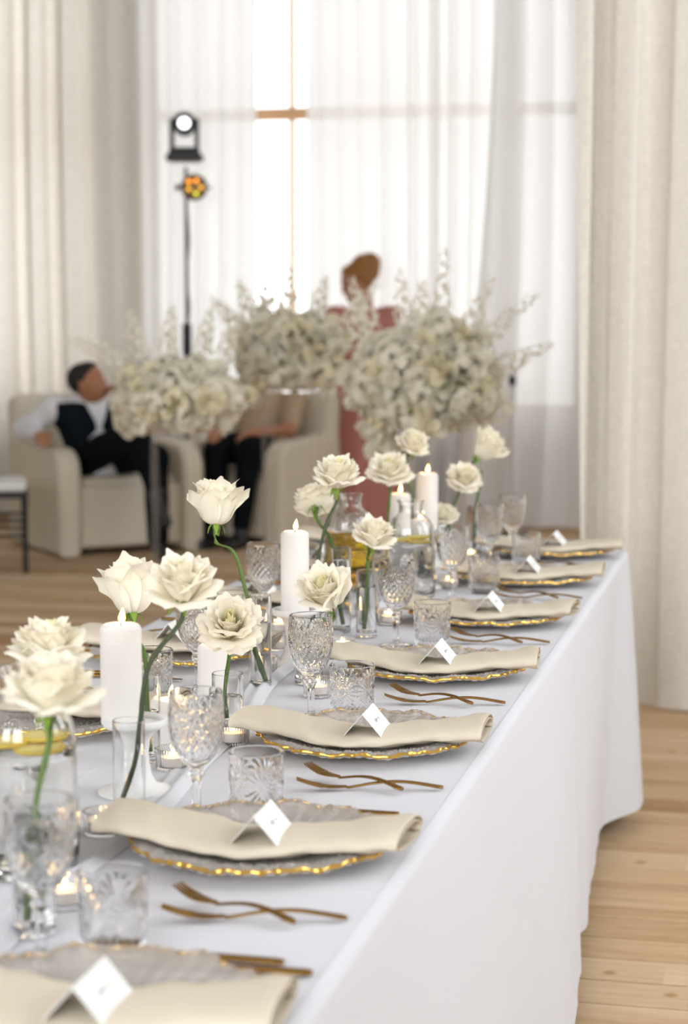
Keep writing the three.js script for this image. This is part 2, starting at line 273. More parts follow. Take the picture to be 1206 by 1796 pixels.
// ------------------------------------------------------------------ banquet table, cloth and runner
const TX0 = -1.34, TX1 = -0.44, TZ0 = -5.53, TZ1 = -0.75, TY = 0.75;
{
  const t = thing('banquet_table', 'long banquet table hidden under its white cloth', 'table', [(TX0 + TX1) / 2, 0, (TZ0 + TZ1) / 2]);
  const L = TZ1 - TZ0 - 0.10, W = TX1 - TX0 - 0.11;
  part('tabletop', rbox(W, 0.03, L, 0.006, 0, TY - 0.022, 0), M.frameWood, t);
  for (const x of [-1, 1]) for (const z of [-1, -0.33, 0.33, 1]) part('leg', cyl(0.018, 0.02, TY - 0.037, x * (W / 2 - 0.06), (TY - 0.037) / 2, z * (L / 2 - 0.15), 12), M.black, t);
}
{
  // perimeter walk of a rounded rectangle; the skirt falls from it in long soft folds, deepest at the corners
  const rc = 0.05, pts = [], W = TX1 - TX0, L = TZ1 - TZ0;
  const seg = (x0, z0, x1, z1, nx, nz, n) => { for (let i = 0; i < n; i++) { const t = i / n; pts.push({ x: lerp(x0, x1, t), z: lerp(z0, z1, t), nx, nz, corner: 0 }); } };
  const arc = (cx, cz, a0) => { for (let i = 0; i < 14; i++) { const a = a0 + (i / 14) * Math.PI / 2; pts.push({ x: cx + rc * Math.cos(a), z: cz + rc * Math.sin(a), nx: Math.cos(a), nz: Math.sin(a), corner: Math.sin((i / 14) * Math.PI) }); } };
  seg(TX1, TZ0 + rc, TX1, TZ1 - rc, 1, 0, 300); arc(TX1 - rc, TZ1 - rc, 0);
  seg(TX1 - rc, TZ1, TX0 + rc, TZ1, 0, 1, 50); arc(TX0 + rc, TZ1 - rc, Math.PI / 2);
  seg(TX0, TZ1 - rc, TX0, TZ0 + rc, -1, 0, 200); arc(TX0 + rc, TZ0 + rc, Math.PI);
  seg(TX0 + rc, TZ0, TX1 - rc, TZ0, 0, -1, 50); arc(TX1 - rc, TZ0 + rc, -Math.PI / 2);
  let s = 0; pts.forEach((p, i) => { if (i) s += Math.hypot(p.x - pts[i - 1].x, p.z - pts[i - 1].z); p.s = s; }); const total = s + 0.004;
  const n = pts.length;
  // hanging folds on the side that faces the camera: centres (distance from the far corner), width, depth
  const swing = [[-0.1, 0.02], [0.02, 0.038], [0.10, 0.036], [0.33, -0.044], [0.75, -0.026], [1.16, 0.002], [1.25, -0.009], [1.5, 0.022], [1.85, 0.048], [2.35, 0.030], [2.9, 0.050], [3.5, 0.022], [4.9, 0.03]];
  const hang = (d) => { for (let i = 1; i < swing.length; i++) if (d <= swing[i][0]) return lerp(swing[i - 1][1], swing[i][1], smooth(swing[i - 1][0], swing[i][0], d)); return 0.03; };
  const g = surf(n, 34, (u, v, p) => {
    const k = Math.round(u * n) % n, q = pts[k], drop = 0.695 + (q.corner ? 0.012 * q.corner : 0), r = 0.016;
    // v < 0.12 goes over the rounded edge, the rest hangs
    let out, y;
    if (v < 0.12) { const a = (v / 0.12) * Math.PI / 2; out = -r + r * Math.sin(a); y = TY + 0.001 - r + r * Math.cos(a); }
    else {
      const t = (v - 0.12) / 0.88; y = TY + 0.001 - r - t * (drop - r); out = 0;
      let f = 0;
      if (k < 300) f += hang(q.s) * Math.pow(t, 0.8);
      else f += 0.02 * Math.sin(q.s * 15) * t + 0.012 * Math.sin(q.s * 6.3 + 1) * t;
      f += 0.006 * fbm(q.s * 5, y * 1.2, 4) * Math.pow(t, 0.5) + 0.0022 * fbm(q.s * 18, y * 2.0, 6) * Math.pow(t, 0.4);
      f += q.corner * 0.02 * t;
      out = f + 0.012 * t;
      y += 0.004 * Math.sin(q.s * 5) * t * t;
    }
    p.set(q.x + q.nx * out, y, q.z + q.nz * out);
  }, true);
  const top = surf(60, 240, (u, v, p) => { const x = lerp(TX0 + 0.016, TX1 - 0.016, u), z = lerp(TZ0 + 0.016, TZ1 - 0.016, v); p.set(x, TY + 0.001 + 0.0008 * fbm(x * 7, z * 5, 2) - 0.0006, z); });
  // round the top's own corners like the skirt's
  const tp = top.attributes.position; for (let i = 0; i < tp.count; i++) { const x = tp.getX(i), z = tp.getZ(i), cx = clamp(x, TX0 + rc, TX1 - rc), cz = clamp(z, TZ0 + rc, TZ1 - rc), d = Math.hypot(x - cx, z - cz), m = rc - 0.015; if (d > m) { tp.setX(i, cx + (x - cx) * m / d); tp.setZ(i, cz + (z - cz) * m / d); } }
  solo('tablecloth', join([g, top]), M.cloth, 'long white tablecloth falling in soft folds almost to the floor', 'tablecloth');
  // chiffon runner down the middle, its edge bunched up in a soft ridge
  const rg = surf(46, 300, (u, v, p) => {
    const z = lerp(TZ0 + 0.02, TZ1 - 0.05, v), xr = -0.822 + (Math.max(z, -3.8) + 2.575) * 0.062 + 0.012 * Math.sin(z * 4.1) + 0.006 * Math.sin(z * 9.7), xl = -0.985 + 0.006 * Math.sin(z * 5);
    const x = lerp(xl, xr, u); let y = TY + 0.0022;
    const e = Math.exp(-((((1 - u) * (xr - xl) - 0.016) / 0.011) ** 2)), e2 = Math.exp(-((((1 - u) * (xr - xl) - 0.040) / 0.008) ** 2));
    y += e * 0.018 * (0.7 + 0.5 * noise2(z * 7, 0.5, 3)) + e2 * 0.007 * (0.7 + noise2(z * 9, 2.5, 8)) + 0.0006 * fbm(x * 60, z * 9, 5) * smooth(0.6, 1, u);
    p.set(x, y, z);
  });
  solo('table_runner', rg, M.runner, 'white chiffon runner along the table with a bunched edge', 'table runner');
}

// ------------------------------------------------------------------ place settings
const DY = TY + 0.0018;                                           // what stands on the cloth
// charger: fluted clear glass with a wavy gilded rim
const RIM = (a) => 0.163 + 0.0022 * Math.sin(a * 14) + 0.0016 * Math.sin(a * 23 + 1) + 0.001 * Math.sin(a * 41 + 2);
const RIMY = (a) => 0.021 + 0.0016 * Math.sin(a * 14 + 0.6) + 0.0010 * Math.sin(a * 9 + 2);
function chargerGeo() {
  const prof = (t, a) => { // t 0..1 from centre to rim
    const r = t * RIM(a), y = 0.0065 + (RIMY(a) - 0.0065) * Math.pow(smooth(0.45, 1.0, t), 1.1);
    return [r, y];
  };
  const flute = (a, t) => { const s = a * 36 / 6.2832 + 0.9 * t * t, f = s - Math.floor(s); return 0.0030 * smooth(0.25, 0.6, t) * Math.pow(f, 0.7) + 0.0013 * smooth(0.3, 0.5, t) * Math.sin(a * 144 + t * 16) + 0.0010 * smooth(0.12, 0.3, t) * Math.sin(t * 95 + 2 * Math.sin(a * 18)); };
  const top = surf(288, 30, (u, v, p) => { const a = u * Math.PI * 2, t = Math.max(v, 0.001), [r, y] = prof(t, a); p.set(r * Math.cos(a), y + 0.002 + flute(a, t), r * Math.sin(a)); }, true);
  const bot = surf(288, 16, (u, v, p) => { const a = -u * Math.PI * 2, t = Math.max(v, 0.001), [r, y] = prof(t, a); p.set(r * Math.cos(a), Math.max(0.0, y - 0.0035 - (t < 0.5 ? 0.003 * smooth(0.5, 0.42, t) : 0) + 0.0007 * smooth(0.5, 0.8, t) * Math.sin(a * 72)), r * Math.sin(a)); }, true);
  const edge = surf(288, 1, (u, v, p) => { const a = u * Math.PI * 2, [r, y] = prof(1, a); p.set(r * Math.cos(a), v < 0.5 ? y + 0.002 + flute(a, 1) : y - 0.0035 + 0.0007 * Math.sin(a * 72), r * Math.sin(a)); }, true);
  return join([top, bot, edge]);
}
function rimGeo() {
  return surf(320, 8, (u, v, p) => {
    const a = u * Math.PI * 2, b = -v * Math.PI * 2, r = 0.0017 + 0.0006 * Math.sin(a * 44) + 0.0005 * Math.sin(a * 61 + 1);
    const rr = RIM(a) + r * Math.cos(b) + 0.0006 * Math.sin(a * 52), y = RIMY(a) + 0.0006 + (r + 0.0008) * Math.sin(b) * 1.15 + 0.0007 * Math.sin(a * 33);
    p.set(rr * Math.cos(a), y, rr * Math.sin(a));
  }, true);
}
const protoCharger = new THREE.Group(); protoCharger.name = 'charger_plate';
part('glass_dish', chargerGeo(), M.plate, protoCharger); part('gilded_rim', rimGeo(), M.gold, protoCharger);

// napkin: a linen square folded to a long soft flat roll across the plate (length along x, towards the diner at +x)
function napkinGeo(seed, bend, yawEnds) {
  const rnd = rng(seed), ph = [rnd() * 6, rnd() * 6, rnd() * 6], N = 60, frames = [];
  for (let k = 0; k <= N; k++) {
    const t = k / N, x = lerp(-0.195, 0.190, t), m = Math.exp(-(((t - 0.47) / 0.2) ** 2)), ax = Math.abs(x);
    const y = 0.0243 + 0.0155 * Math.pow(Math.min(ax, 0.175) / 0.165, 1.35), z = bend * (0.026 * m - 0.01);
    frames.push({ p: V(x, y, z), x: V(yawEnds * 0.25 * (t - 0.5), 0, 1).normalize(), y: V(0, 1, 0) });
  }
  // section: a flattened spiral ribbon, 1.6 layers, seen open at the end
  const sec = (t) => {
    const outer = [], inner = [], K = 44, turns = 1.62, th = 0.0011;
    const pinch = 1 - 0.30 * Math.exp(-(((t - 0.47) / 0.09) ** 2)), wob = 0.004 * Math.sin(t * 9 + ph[0]);
    for (let i = 0; i <= K; i++) {
      const f = i / K, a = -0.15 + f * turns * Math.PI * 2, shrink = 1 - 0.20 * f, hx = (0.066 + wob) * shrink * (1 + 0.06 * smooth(0.3, 0, t)), hy = (0.0125 + 0.003 * smooth(0.7, 1, t)) * (1 - 0.42 * f) * pinch;
      const e = (c, q) => Math.sign(c) * Math.pow(Math.abs(c), q);
      const cx = hx * e(Math.cos(a), 0.75), cy = hy * e(Math.sin(a), 0.85) - 0.002 * f;
      const wr = 0.0013 * Math.sin(t * 23 + a * 2 + ph[1]) + 0.0009 * Math.sin(t * 51 + a * 3 + ph[2]);
      const nx = Math.cos(a) * 0.4, ny = Math.sin(a), nl = Math.hypot(nx, ny) || 1;
      outer.push([cx + (th + wr) * nx / nl, cy + (th + wr) * ny / nl]); inner.push([cx - (th - wr) * nx / nl, cy - (th - wr) * ny / nl]);
    }
    return [...outer, ...inner.reverse()];
  };
  // caps of the ribbon are made of quads between outer and inner line, so no fan is used
  const g = sweep(frames, sec, false), n = 90, add = [];
  const pos = g.attributes.position, ix = [...g.index.array];
  for (const k of [0, N]) for (let i = 0; i < 44; i++) { const a = k * n + i, b = a + 1, c = k * n + (89 - i), d = k * n + (89 - i - 1); ix.push(a, b, d, a, d, c); }
  g.setIndex(ix); g.computeVertexNormals(); return g;
}
const napkinGeos = [napkinGeo(1, 1, 0.4), napkinGeo(2, 0.8, -0.3), napkinGeo(3, 1.1, 0.1)];

// tent-folded name card, ridge along z, each leaf with a scribbled name
function cardParts(parent) {
  const L = 0.088, h = 0.034, sp = 0.029, th = 0.0006;
  for (const s of [1, -1]) {
    const sh = new THREE.Shape(); sh.moveTo(0, h); sh.lineTo(s * sp, 0); sh.lineTo(s * (sp - 0.001), 0); sh.lineTo(0, h - 0.0015); sh.closePath();
    const g = new THREE.ExtrudeGeometry(sh, { depth: L, bevelEnabled: false }); g.translate(0, 0, -L / 2); part('leaf', g, M.paper, parent);
  }
  const a = Math.atan2(h, sp), strokes = [];                    // a handwritten word, too small in the picture to read
  const curve = []; for (let i = 0; i <= 40; i++) { const t = i / 40; curve.push([t * 0.028 - 0.014 + 0.0016 * Math.sin(t * 40), 0.0028 * Math.sin(t * 31) * (0.6 + 0.6 * Math.sin(t * 7))]); }
  const pts = curve.map(([z, q]) => { const d = 0.021 - q; return [Math.cos(a) * d + 0.0004 * Math.sin(a), h - Math.sin(a) * d + 0.0004 * Math.cos(a), -z]; });
  part('handwriting', tube(pts, 0.00032, 80, 4), M.ink, parent);
}
const protoCard = new THREE.Group(); protoCard.name = 'place_card'; cardParts(protoCard);

// flatware, lying along x with the handle's end at x = 0 and the head at -length
function flatwareGeo(len, kind) {
  const hl = kind === 'knife' ? 0.48 : 0.30, N = 40, frames = [];
  const Y = (t) => kind === 'knife' ? 0.004 : 0.0035 + 0.0085 * Math.sin(clamp(t / 0.66) * Math.PI) ** 1.2 + (t > 0.66 ? 0.002 - 0.0015 * Math.sin((t - 0.66) / 0.34 * Math.PI) + 0.0115 * Math.pow((t - 0.66) / 0.34, 2.0) : 0);
  const list = [];
  const end = kind === 'knife' ? 1 : 1 - hl * 0.55;
  for (let k = 0; k <= N; k++) { const t = k / N * end; frames.push({ p: V(-t * len, Y(t), 0), x: V(0, 0, 1), y: V(0, 1, 0) }); }
  const half = (t) => kind === 'knife' ? (t < 0.5 ? lerp(0.0075, 0.0055, t * 2) : lerp(0.0055, 0.0095, smooth(0.5, 0.62, t)) * (1 - 0.75 * smooth(0.88, 1, t))) : (t < 0.55 ? lerp(0.0075, 0.0030, Math.pow(t / 0.55, 0.7)) : lerp(0.0030, 0.0105, smooth(0.62, 0.8, t)));
  const thick = (t) => kind === 'knife' ? (t < 0.5 ? 0.0032 : 0.0012) : lerp(0.0024, 0.0015, t);
  list.push(sweep(frames, (q) => { const t = q * end, w = half(t) * (1 - 0.6 * smooth(0.03, 0, t)), h = thick(t), o = []; for (let i = 0; i < 12; i++) { const a = i / 12 * 6.2832; o.push([w * Math.cos(a), h * Math.sin(a)]); } return o; }));
  if (kind !== 'knife') for (let i = 0; i < 4; i++) {
    const z = (i - 1.5) * 0.0053, fr = [];
    for (let k = 0; k <= 10; k++) { const t = lerp(end - 0.01, 1, k / 10); fr.push({ p: V(-t * len, Y(t), z * (1 - 0.08 * k / 10)), x: V(0, 0, 1), y: V(0, 1, 0) }); }
    list.push(sweep(fr, (q) => { const w = 0.0015 * (1 - 0.5 * q), h = 0.0013 * (1 - 0.4 * q); return [[w, -h], [w, h], [-w, h], [-w, -h]].reverse(); }));
  }
  return join(list);
}
const GEO = { fork: flatwareGeo(0.205, 'fork'), dessert: flatwareGeo(0.168, 'fork'), knife: flatwareGeo(0.215, 'knife') };

// cut-crystal tumbler and goblet: closed lathes whose outer face is pressed into stars and diamonds
function star(a, y, n, cy, rad, R0) {      // starburst of flutes round n centres
  const s = a / (6.2832 / n), c = Math.round(s), da = (s - c) * 6.2832 / n * R0, dy = y - cy, d = Math.hypot(da, dy); if (d > rad) return 0;
  const an = Math.atan2(dy, da); return -0.0024 * (0.5 + 0.5 * Math.cos(an * 16)) * smooth(0.001, 0.006, d) * smooth(rad, rad * 0.72, d);
}
function diamonds(a, y, n, pitch) { const u = a * n / 6.2832 + y / pitch, w = a * n / 6.2832 - y / pitch; const f = (x) => Math.abs(x - Math.floor(x) - 0.5) * 2; return -0.0017 * (1 - Math.min(f(u), f(w))) ** 3; }
function tumblerGeo() {
  const H = 0.086, Ro = (y) => 0.0355 + 0.0022 * (y / H) - 0.003 * smooth(0.008, 0, y);
  const dis = (a, y) => { let d = star(a, y, 5, 0.046, 0.030, 0.037); const dm = diamonds(a, y, 30, 0.0085); d += dm * smooth(0.036, 0.024, y) * smooth(0.001, 0.006, y); d += -0.0009 * (0.5 + 0.5 * Math.cos(a * 60)) * smooth(0.05, 0.056, y) * smooth(0.074, 0.07, y) * (d === 0 ? 1 : 0); return d; };
  const outer = surf(240, 64, (u, v, p) => { const a = u * 6.2832, y = v * H, r = Ro(y) + dis(a, y); p.set(r * Math.cos(-a), y, r * Math.sin(-a)); }, true);
  const inner = surf(96, 20, (u, v, p) => { const a = u * 6.2832, y = lerp(0.012, H, v), r = (Ro(H) - 0.0033) * (0.93 + 0.07 * v) * (v < 0.06 ? lerp(0.86, 1, v / 0.06) : 1); p.set(r * Math.cos(a), y, r * Math.sin(a)); }, true);
  const lip = surf(96, 5, (u, v, p) => { const a = u * 6.2832, r = lerp(Ro(H), Ro(H) - 0.0033, v); p.set(r * Math.cos(-a), H + 0.0014 * Math.sin(v * Math.PI), r * Math.sin(-a)); }, true);
  const r0 = Ro(0), r1 = (Ro(H) - 0.0033) * 0.93 * 0.86;
  const base = surf(96, 1, (u, v, p) => { const a = u * 6.2832, r = lerp(1e-4, r0, v); p.set(r * Math.cos(-a), 0, r * Math.sin(-a)); }, true);
  const floor = surf(96, 1, (u, v, p) => { const a = u * 6.2832, r = lerp(1e-4, r1, v); p.set(r * Math.cos(a), 0.012, r * Math.sin(a)); }, true);
  return join([outer, inner, lip, base, floor]);
}
function gobletGeos() {
  const out = [[0, 0], [0.033, 0], [0.0335, 0.0022], [0.030, 0.0038], [0.016, 0.006], [0.0085, 0.010], [0.0062, 0.018], [0.0058, 0.034], [0.0065, 0.050], [0.0085, 0.058], [0.0105, 0.062], [0.0085, 0.066], [0.0095, 0.070], [0.016, 0.0765], [0.0245, 0.087], [0.0305, 0.099], [0.0345, 0.113], [0.0368, 0.128], [0.0372, 0.142], [0.0362, 0.158], [0.0350, 0.172]];
  const curve = new THREE.CatmullRomCurve3(out.map(([r, y]) => V(r, y, 0)), false, 'centripetal');
  const P = curve.getPoints(130);
  const outer = surf(180, 130, (u, v, p) => {
    const q = P[Math.round(v * 130)], a = u * 6.2832, y = q.y; let d = 0;
    if (y > 0.078 && y < 0.168) { d += star(a, y, 5, 0.143, 0.0185, 0.037); d += (d === 0 ? diamonds(a, y, 20, 0.014) : 0) * smooth(0.080, 0.090, y) * smooth(0.160, 0.150, y); }
    if (y > 0.012 && y < 0.056) d += -0.0006 * (0.5 + 0.5 * Math.cos(a * 6));
    const r = Math.max(1e-4, q.x + d); p.set(r * Math.cos(-a), y, r * Math.sin(-a));
  }, true);
  const inn = new THREE.CatmullRomCurve3([[0, 0.0795], [0.010, 0.081], [0.0205, 0.0885], [0.0275, 0.100], [0.0315, 0.114], [0.0338, 0.128], [0.0344, 0.142], [0.0338, 0.158], [0.0330, 0.172]].map(([r, y]) => V(r, y, 0)), false, 'centripetal').getPoints(40);
  const inner = surf(96, 40, (u, v, p) => { const q = inn[Math.round(v * 40)], a = u * 6.2832, r = Math.max(1e-4, q.x); p.set(r * Math.cos(a), q.y, r * Math.sin(a)); }, true);
  const lip = surf(96, 4, (u, v, p) => { const a = u * 6.2832, r = lerp(0.0350, 0.0330, v); p.set(r * Math.cos(-a), 0.172 + 0.0009 * Math.sin(v * Math.PI), r * Math.sin(-a)); }, true);
  return join([outer, inner, lip]);
}
GEO.tumbler = tumblerGeo(); GEO.goblet = gobletGeos();
function glassware(kind, x, z, turn, label, group) { return solo(kind === 'tumbler' ? 'crystal_tumbler' : 'crystal_goblet', GEO[kind], M.crystal, label, kind === 'tumbler' ? 'tumbler' : 'goblet', group, [x, DY, z], turn); }

let chargerUsed = false;
function placeSetting(side, z, where, k, opt = {}) {                  // side +1: diner at +x, -1: diner at -x
  const cx = side > 0 ? -0.632 : -1.148, turn = side > 0 ? 0 : Math.PI, q = (dx, dz) => [cx + side * dx, z + side * dz];
  const rnd = rng(100 + k * 7 + (side > 0 ? 0 : 50));
  const plate = again(protoCharger, 'fluted glass charger with wavy gold rim, ' + where, [cx, DY, z], rnd() * 6);
  tag(plate, null, 'plate', 'glass chargers');
  solo('napkin', napkinGeos[k % 3], M.napkin, 'folded beige linen napkin, ' + where, 'napkin', 'folded napkins', [cx, DY, z + side * 0.028], turn + (rnd() - 0.5) * 0.05);
  const card = again(protoCard, 'white folded name card, ' + where, [cx + side * 0.012, DY + 0.0345, z + side * 0.045], turn + (rnd() - 0.5) * 0.10);
  tag(card, null, 'place card', 'name cards');
  const lay = (name, geo, dx, dz, ang, lift, label, cat, group) => { const [x, zz] = q(dx, dz); return solo(name, geo, M.brass, label + where, cat, group, [x, DY + lift, zz], turn + ang); };
  if (!opt.noForks) {
    lay('dinner_fork', GEO.fork, 0.163, 0.246, 0.22 + (rnd() - 0.5) * 0.06, 0.0, 'longer lower gold fork, ', 'fork', 'dinner forks');
    lay('dessert_fork', GEO.dessert, 0.113, 0.287, -0.43 + (rnd() - 0.5) * 0.05, 0.0045, 'shorter gold fork crossed on top, ', 'fork', 'dessert forks');
  }
  if (!opt.noKnives) {
    lay('dinner_knife', GEO.knife, 0.168, -0.178, 0.02, 0, 'gold knife nearer the charger, ', 'knife', 'dinner knives');
    lay('dessert_knife', GEO.knife, 0.132, -0.203, -0.03, 0, 'gold knife farther from the charger, ', 'knife', 'dinner knives');
  }
}
const RIGHT = [[-1.725, 'foremost setting, cut by the picture edge'], [-2.335, 'second setting from the camera, open side'], [-2.945, 'third setting from the camera, open side'], [-3.555, 'fourth setting from the camera, open side'], [-4.175, 'fifth setting from the camera, open side'], [-4.79, 'sixth setting from the camera, open side'], [-5.335, 'last setting by the heavy drape']];
RIGHT.forEach(([z, w], k) => placeSetting(1, z, w, k));
const LEFT = [[-2.98, 'chair side, behind the near pillar candle'], [-3.595, 'chair side, behind the leaning white rose'], [-4.22, 'chair side, behind the tall single rose'], [-4.83, 'chair side, behind the tallest pillar candle'], [-5.335, 'chair side, at the far corner']];
LEFT.forEach(([z, w], k) => placeSetting(-1, z, w, k));

const TUMBLERS = [[-0.686, -1.932, 'in front of the second charger, nearest the camera'], [-0.687, -2.507, 'before the third charger, beside the short candle'], [-0.701, -3.157, 'with a clear star cut, in focus beside the sharp goblet'], [-0.695, -3.861, 'before the fifth charger, under the low pale rose'], [-0.706, -4.60, 'standing by the fifth name card'], [-0.672, -5.10, 'farthest one, by the sixth name card']];
TUMBLERS.forEach(([x, z, w], k) => glassware('tumbler', x, z, [0.55, 0.2, 0.75, 0.5, 0.1, 0.9][k], 'short cut crystal tumbler ' + w, 'crystal tumblers'));
const GOBLETS = [[-0.748, -1.886, 'nearest the camera, beside the blurred carafe'], [-0.757, -2.466, 'in front of the short lit candle'], [-0.762, -3.12, 'in sharp focus beside the starry tumbler'], [-0.762, -3.832, 'behind the low rose in focus'], [-0.756, -4.455, 'beside the far lemon water carafe'], [-0.750, -4.985, 'one of the far pair, nearer the roses'], [-0.728, -5.235, 'one of the far pair, nearer the drape']];
GOBLETS.forEach(([x, z, w], k) => glassware('goblet', x, z, k * 0.7, 'stemmed cut crystal goblet ' + w, 'crystal goblets'));
for (const [kind, x, z, w] of [['tumbler', -1.068, -3.22, 'behind the stem of the near rose pair'], ['goblet', -1.010, -3.30, 'behind the wide open rose on the chair side'], ['goblet', -1.09, -4.04, 'just left of the tall pillar candle'], ['tumbler', -1.115, -3.90, 'on the chair side behind the slim water vase'], ['goblet', -1.07, -2.72, 'hidden behind the near lit pillar candle'], ['tumbler', -1.11, -2.62, 'behind the big near roses'], ['goblet', -1.05, -4.70, 'behind the amber juice carafe'], ['tumbler', -1.10, -4.52, 'beside the amber juice carafe on the chair side']])
  glassware(kind, x, z, x * 9, (kind === 'goblet' ? 'stemmed crystal goblet ' : 'short crystal tumbler ') + w, kind === 'goblet' ? 'crystal goblets' : 'crystal tumblers');

// ------------------------------------------------------------------ candles, holders, tea lights, vases, carafes
function flameGeo(h, r) { return lathe([[0, 0], [r * 0.55, h * 0.06], [r * 0.95, h * 0.22], [r, h * 0.34], [r * 0.78, h * 0.55], [r * 0.42, h * 0.78], [r * 0.14, h * 0.94], [0, h]], 16); }
function candleLight(parent, y, power) { const l = new THREE.PointLight(C(1, 0.62, 0.28), power, 0, 2); l.name = 'flame_light'; l.position.set(0, y, 0); l.castShadow = true; l.shadow.radius = 0.25; parent.add(l); }
function pillarCandle(x, y, z, r, h, label) {
  const t = thing('pillar_candle', label, 'candle', [x, y, z], 0, 'white pillar candles');
  part('wax', lathe([[0, 0], [r - 0.001, 0], [r, 0.002], [r, h - 0.007], [r - 0.002, h - 0.003], [r - 0.006, h - 0.0008], [r - 0.010, h - 0.001], [r * 0.45, h - 0.0045], [0, h - 0.006]], 48), M.wax, t);
  part('wick', tube([[0, h - 0.006, 0], [0.0005, h, 0], [0.0015, h + 0.006, 0]], 0.0009, 6, 6), M.wick, t);
  const f = part('flame', flameGeo(0.021, 0.0048), M.flame, t); f.position.set(0.001, h + 0.0015, 0); f.rotation.z = -0.12;
  candleLight(t, h + 0.011, 0.006);
}
const holderGeo = (h) => lathe([[0, 0], [0.051, 0], [0.052, 0.002], [0.051, 0.006], [0.042, 0.0085], [0.030, 0.013], [0.0225, h * 0.25], [0.0195, h * 0.42], [0.0185, h * 0.55], [0.0205, h * 0.70], [0.027, h * 0.83], [0.040, h * 0.885], [0.0435, h * 0.90], [0.0445, h * 0.93], [0.0445, h], [0.0425, h + 0.0008], [0.0410, h], [0.0405, h - 0.008], [0, h - 0.008]], 64);
GEO.holder = holderGeo(0.106);
function holder(x, z, label) { return solo('candle_holder', GEO.holder, M.ceramic, label, 'candle holder', 'white ceramic candle holders', [x, DY, z]); }
holder(-0.882, -2.585, 'white ceramic pedestal under the near lit pillar candle');
pillarCandle(-0.900, DY + 0.0983, -2.582, 0.0285, 0.140, 'white lit pillar candle on the nearest white pedestal');
holder(-0.907, -3.595, 'white ceramic pedestal under the tall pillar candle in focus');
pillarCandle(-0.909, DY + 0.0983, -3.597, 0.0265, 0.155, 'tall white lit pillar candle in focus behind the sharp goblet');
holder(-0.862, -4.645, 'white ceramic pedestal seen through the lemon water carafe');
pillarCandle(-0.862, DY + 0.0983, -4.645, 0.0262, 0.020 + 0.045, 'low white lit pillar candle on the pedestal behind the lemon water');
holder(-0.972, -4.93, 'white ceramic pedestal behind the amber carafe');
pillarCandle(-0.972, DY + 0.0983, -4.93, 0.0275, 0.100, 'white lit pillar candle above the carafes, lower of two side by side');
holder(-0.925, -5.055, 'white ceramic pedestal at the far roses');
pillarCandle(-0.925, DY + 0.0983, -5.055, 0.0285, 0.142, 'white lit pillar candle among the far roses, higher of two side by side');
pillarCandle(-0.927, DY, -2.885, 0.0275, 0.073, 'short lit pillar candle standing on the cloth behind the blurred goblet');
pillarCandle(-0.963, DY, -3.235, 0.026, 0.098, 'unsheltered pillar candle under the wide open rose');

// ribbed glass cups with a small candle
{
  const cup = () => {
    const rib = (a) => 0.0006 * Math.cos(a * 40), H = 0.030;
    const o = surf(160, 6, (u, v, p) => { const a = u * 6.2832, r = lerp(0.0245, 0.0265, v) + rib(a) * smooth(0, 0.1, v); p.set(r * Math.cos(-a), v * H, r * Math.sin(-a)); }, true);
    const i = surf(80, 5, (u, v, p) => { const a = u * 6.2832, r = lerp(0.0225, 0.0245, v); p.set(r * Math.cos(a), lerp(0.004, H, v), r * Math.sin(a)); }, true);
    const l = surf(160, 2, (u, v, p) => { const a = u * 6.2832, r = lerp(0.0265 + rib(a), 0.0245, v); p.set(r * Math.cos(-a), H + 0.0006 * Math.sin(v * 3.1416), r * Math.sin(-a)); }, true);
    const b = surf(80, 1, (u, v, p) => { const a = u * 6.2832, r = lerp(1e-4, 0.0245, v); p.set(r * Math.cos(-a), 0, r * Math.sin(-a)); }, true);
    const f = surf(80, 1, (u, v, p) => { const a = u * 6.2832, r = lerp(1e-4, 0.0225, v); p.set(r * Math.cos(a), 0.004, r * Math.sin(a)); }, true);
    return join([o, i, l, b, f]);
  };
  GEO.cup = cup(); GEO.tea = lathe([[0, 0], [0.0185, 0], [0.019, 0.001], [0.019, 0.013], [0.0175, 0.0135], [0.016, 0.0125], [0, 0.012]], 32); GEO.teaFlame = flameGeo(0.011, 0.0032);
  GEO.teaWick = cyl(0.0006, 0.0006, 0.006, 0, 0.0135, 0, 6);
  const teaLights = [[-0.793, -2.075, 'nearest the camera behind the foremost tumbler'], [-0.853, -2.372, 'in front of the slim vase with the curved stem'], [-0.876, -2.737, 'behind the goblet stem of the second setting'], [-0.836, -2.915, 'lying before the wide open rose vase'], [-0.796, -3.31, 'behind the sharp tumbler'], [-0.945, -3.50, 'behind the vase of the tall single rose'], [-1.03, -3.947, 'beside the slim vase near the tall pillar candle'], [-0.985, -3.74, 'behind the tall pillar candle pedestal'], [-0.845, -3.72, 'behind the goblet in focus'], [-0.892, -4.16, 'behind the vase of the pale low rose'], [-0.83, -4.10, 'beside the goblet behind the low rose'], [-0.795, -4.66, 'at the foot of the lemon water carafe'], [-0.827, -5.16, 'among the far goblets'], [-0.774, -5.35, 'last one before the table end'], [-1.06, -4.9, 'beyond the amber carafe']];
  teaLights.forEach(([x, z, w]) => {
    const t = thing('tea_light', 'tea light in a ribbed cup, ' + w, 'candle', [x, DY + 0.001, z], 0, 'tea lights in ribbed cups');
    part('glass_cup', GEO.cup, M.glass, t);
    const c = part('candle', GEO.tea, M.wax, t); c.position.y = 0.0042;
    part('wick', GEO.teaWick, M.wick, t).position.y = 0.0042;
    const f = part('flame', GEO.teaFlame, M.flame, t); f.position.y = 0.0195;
    candleLight(t, 0.0245, 0.0032);
  });
}
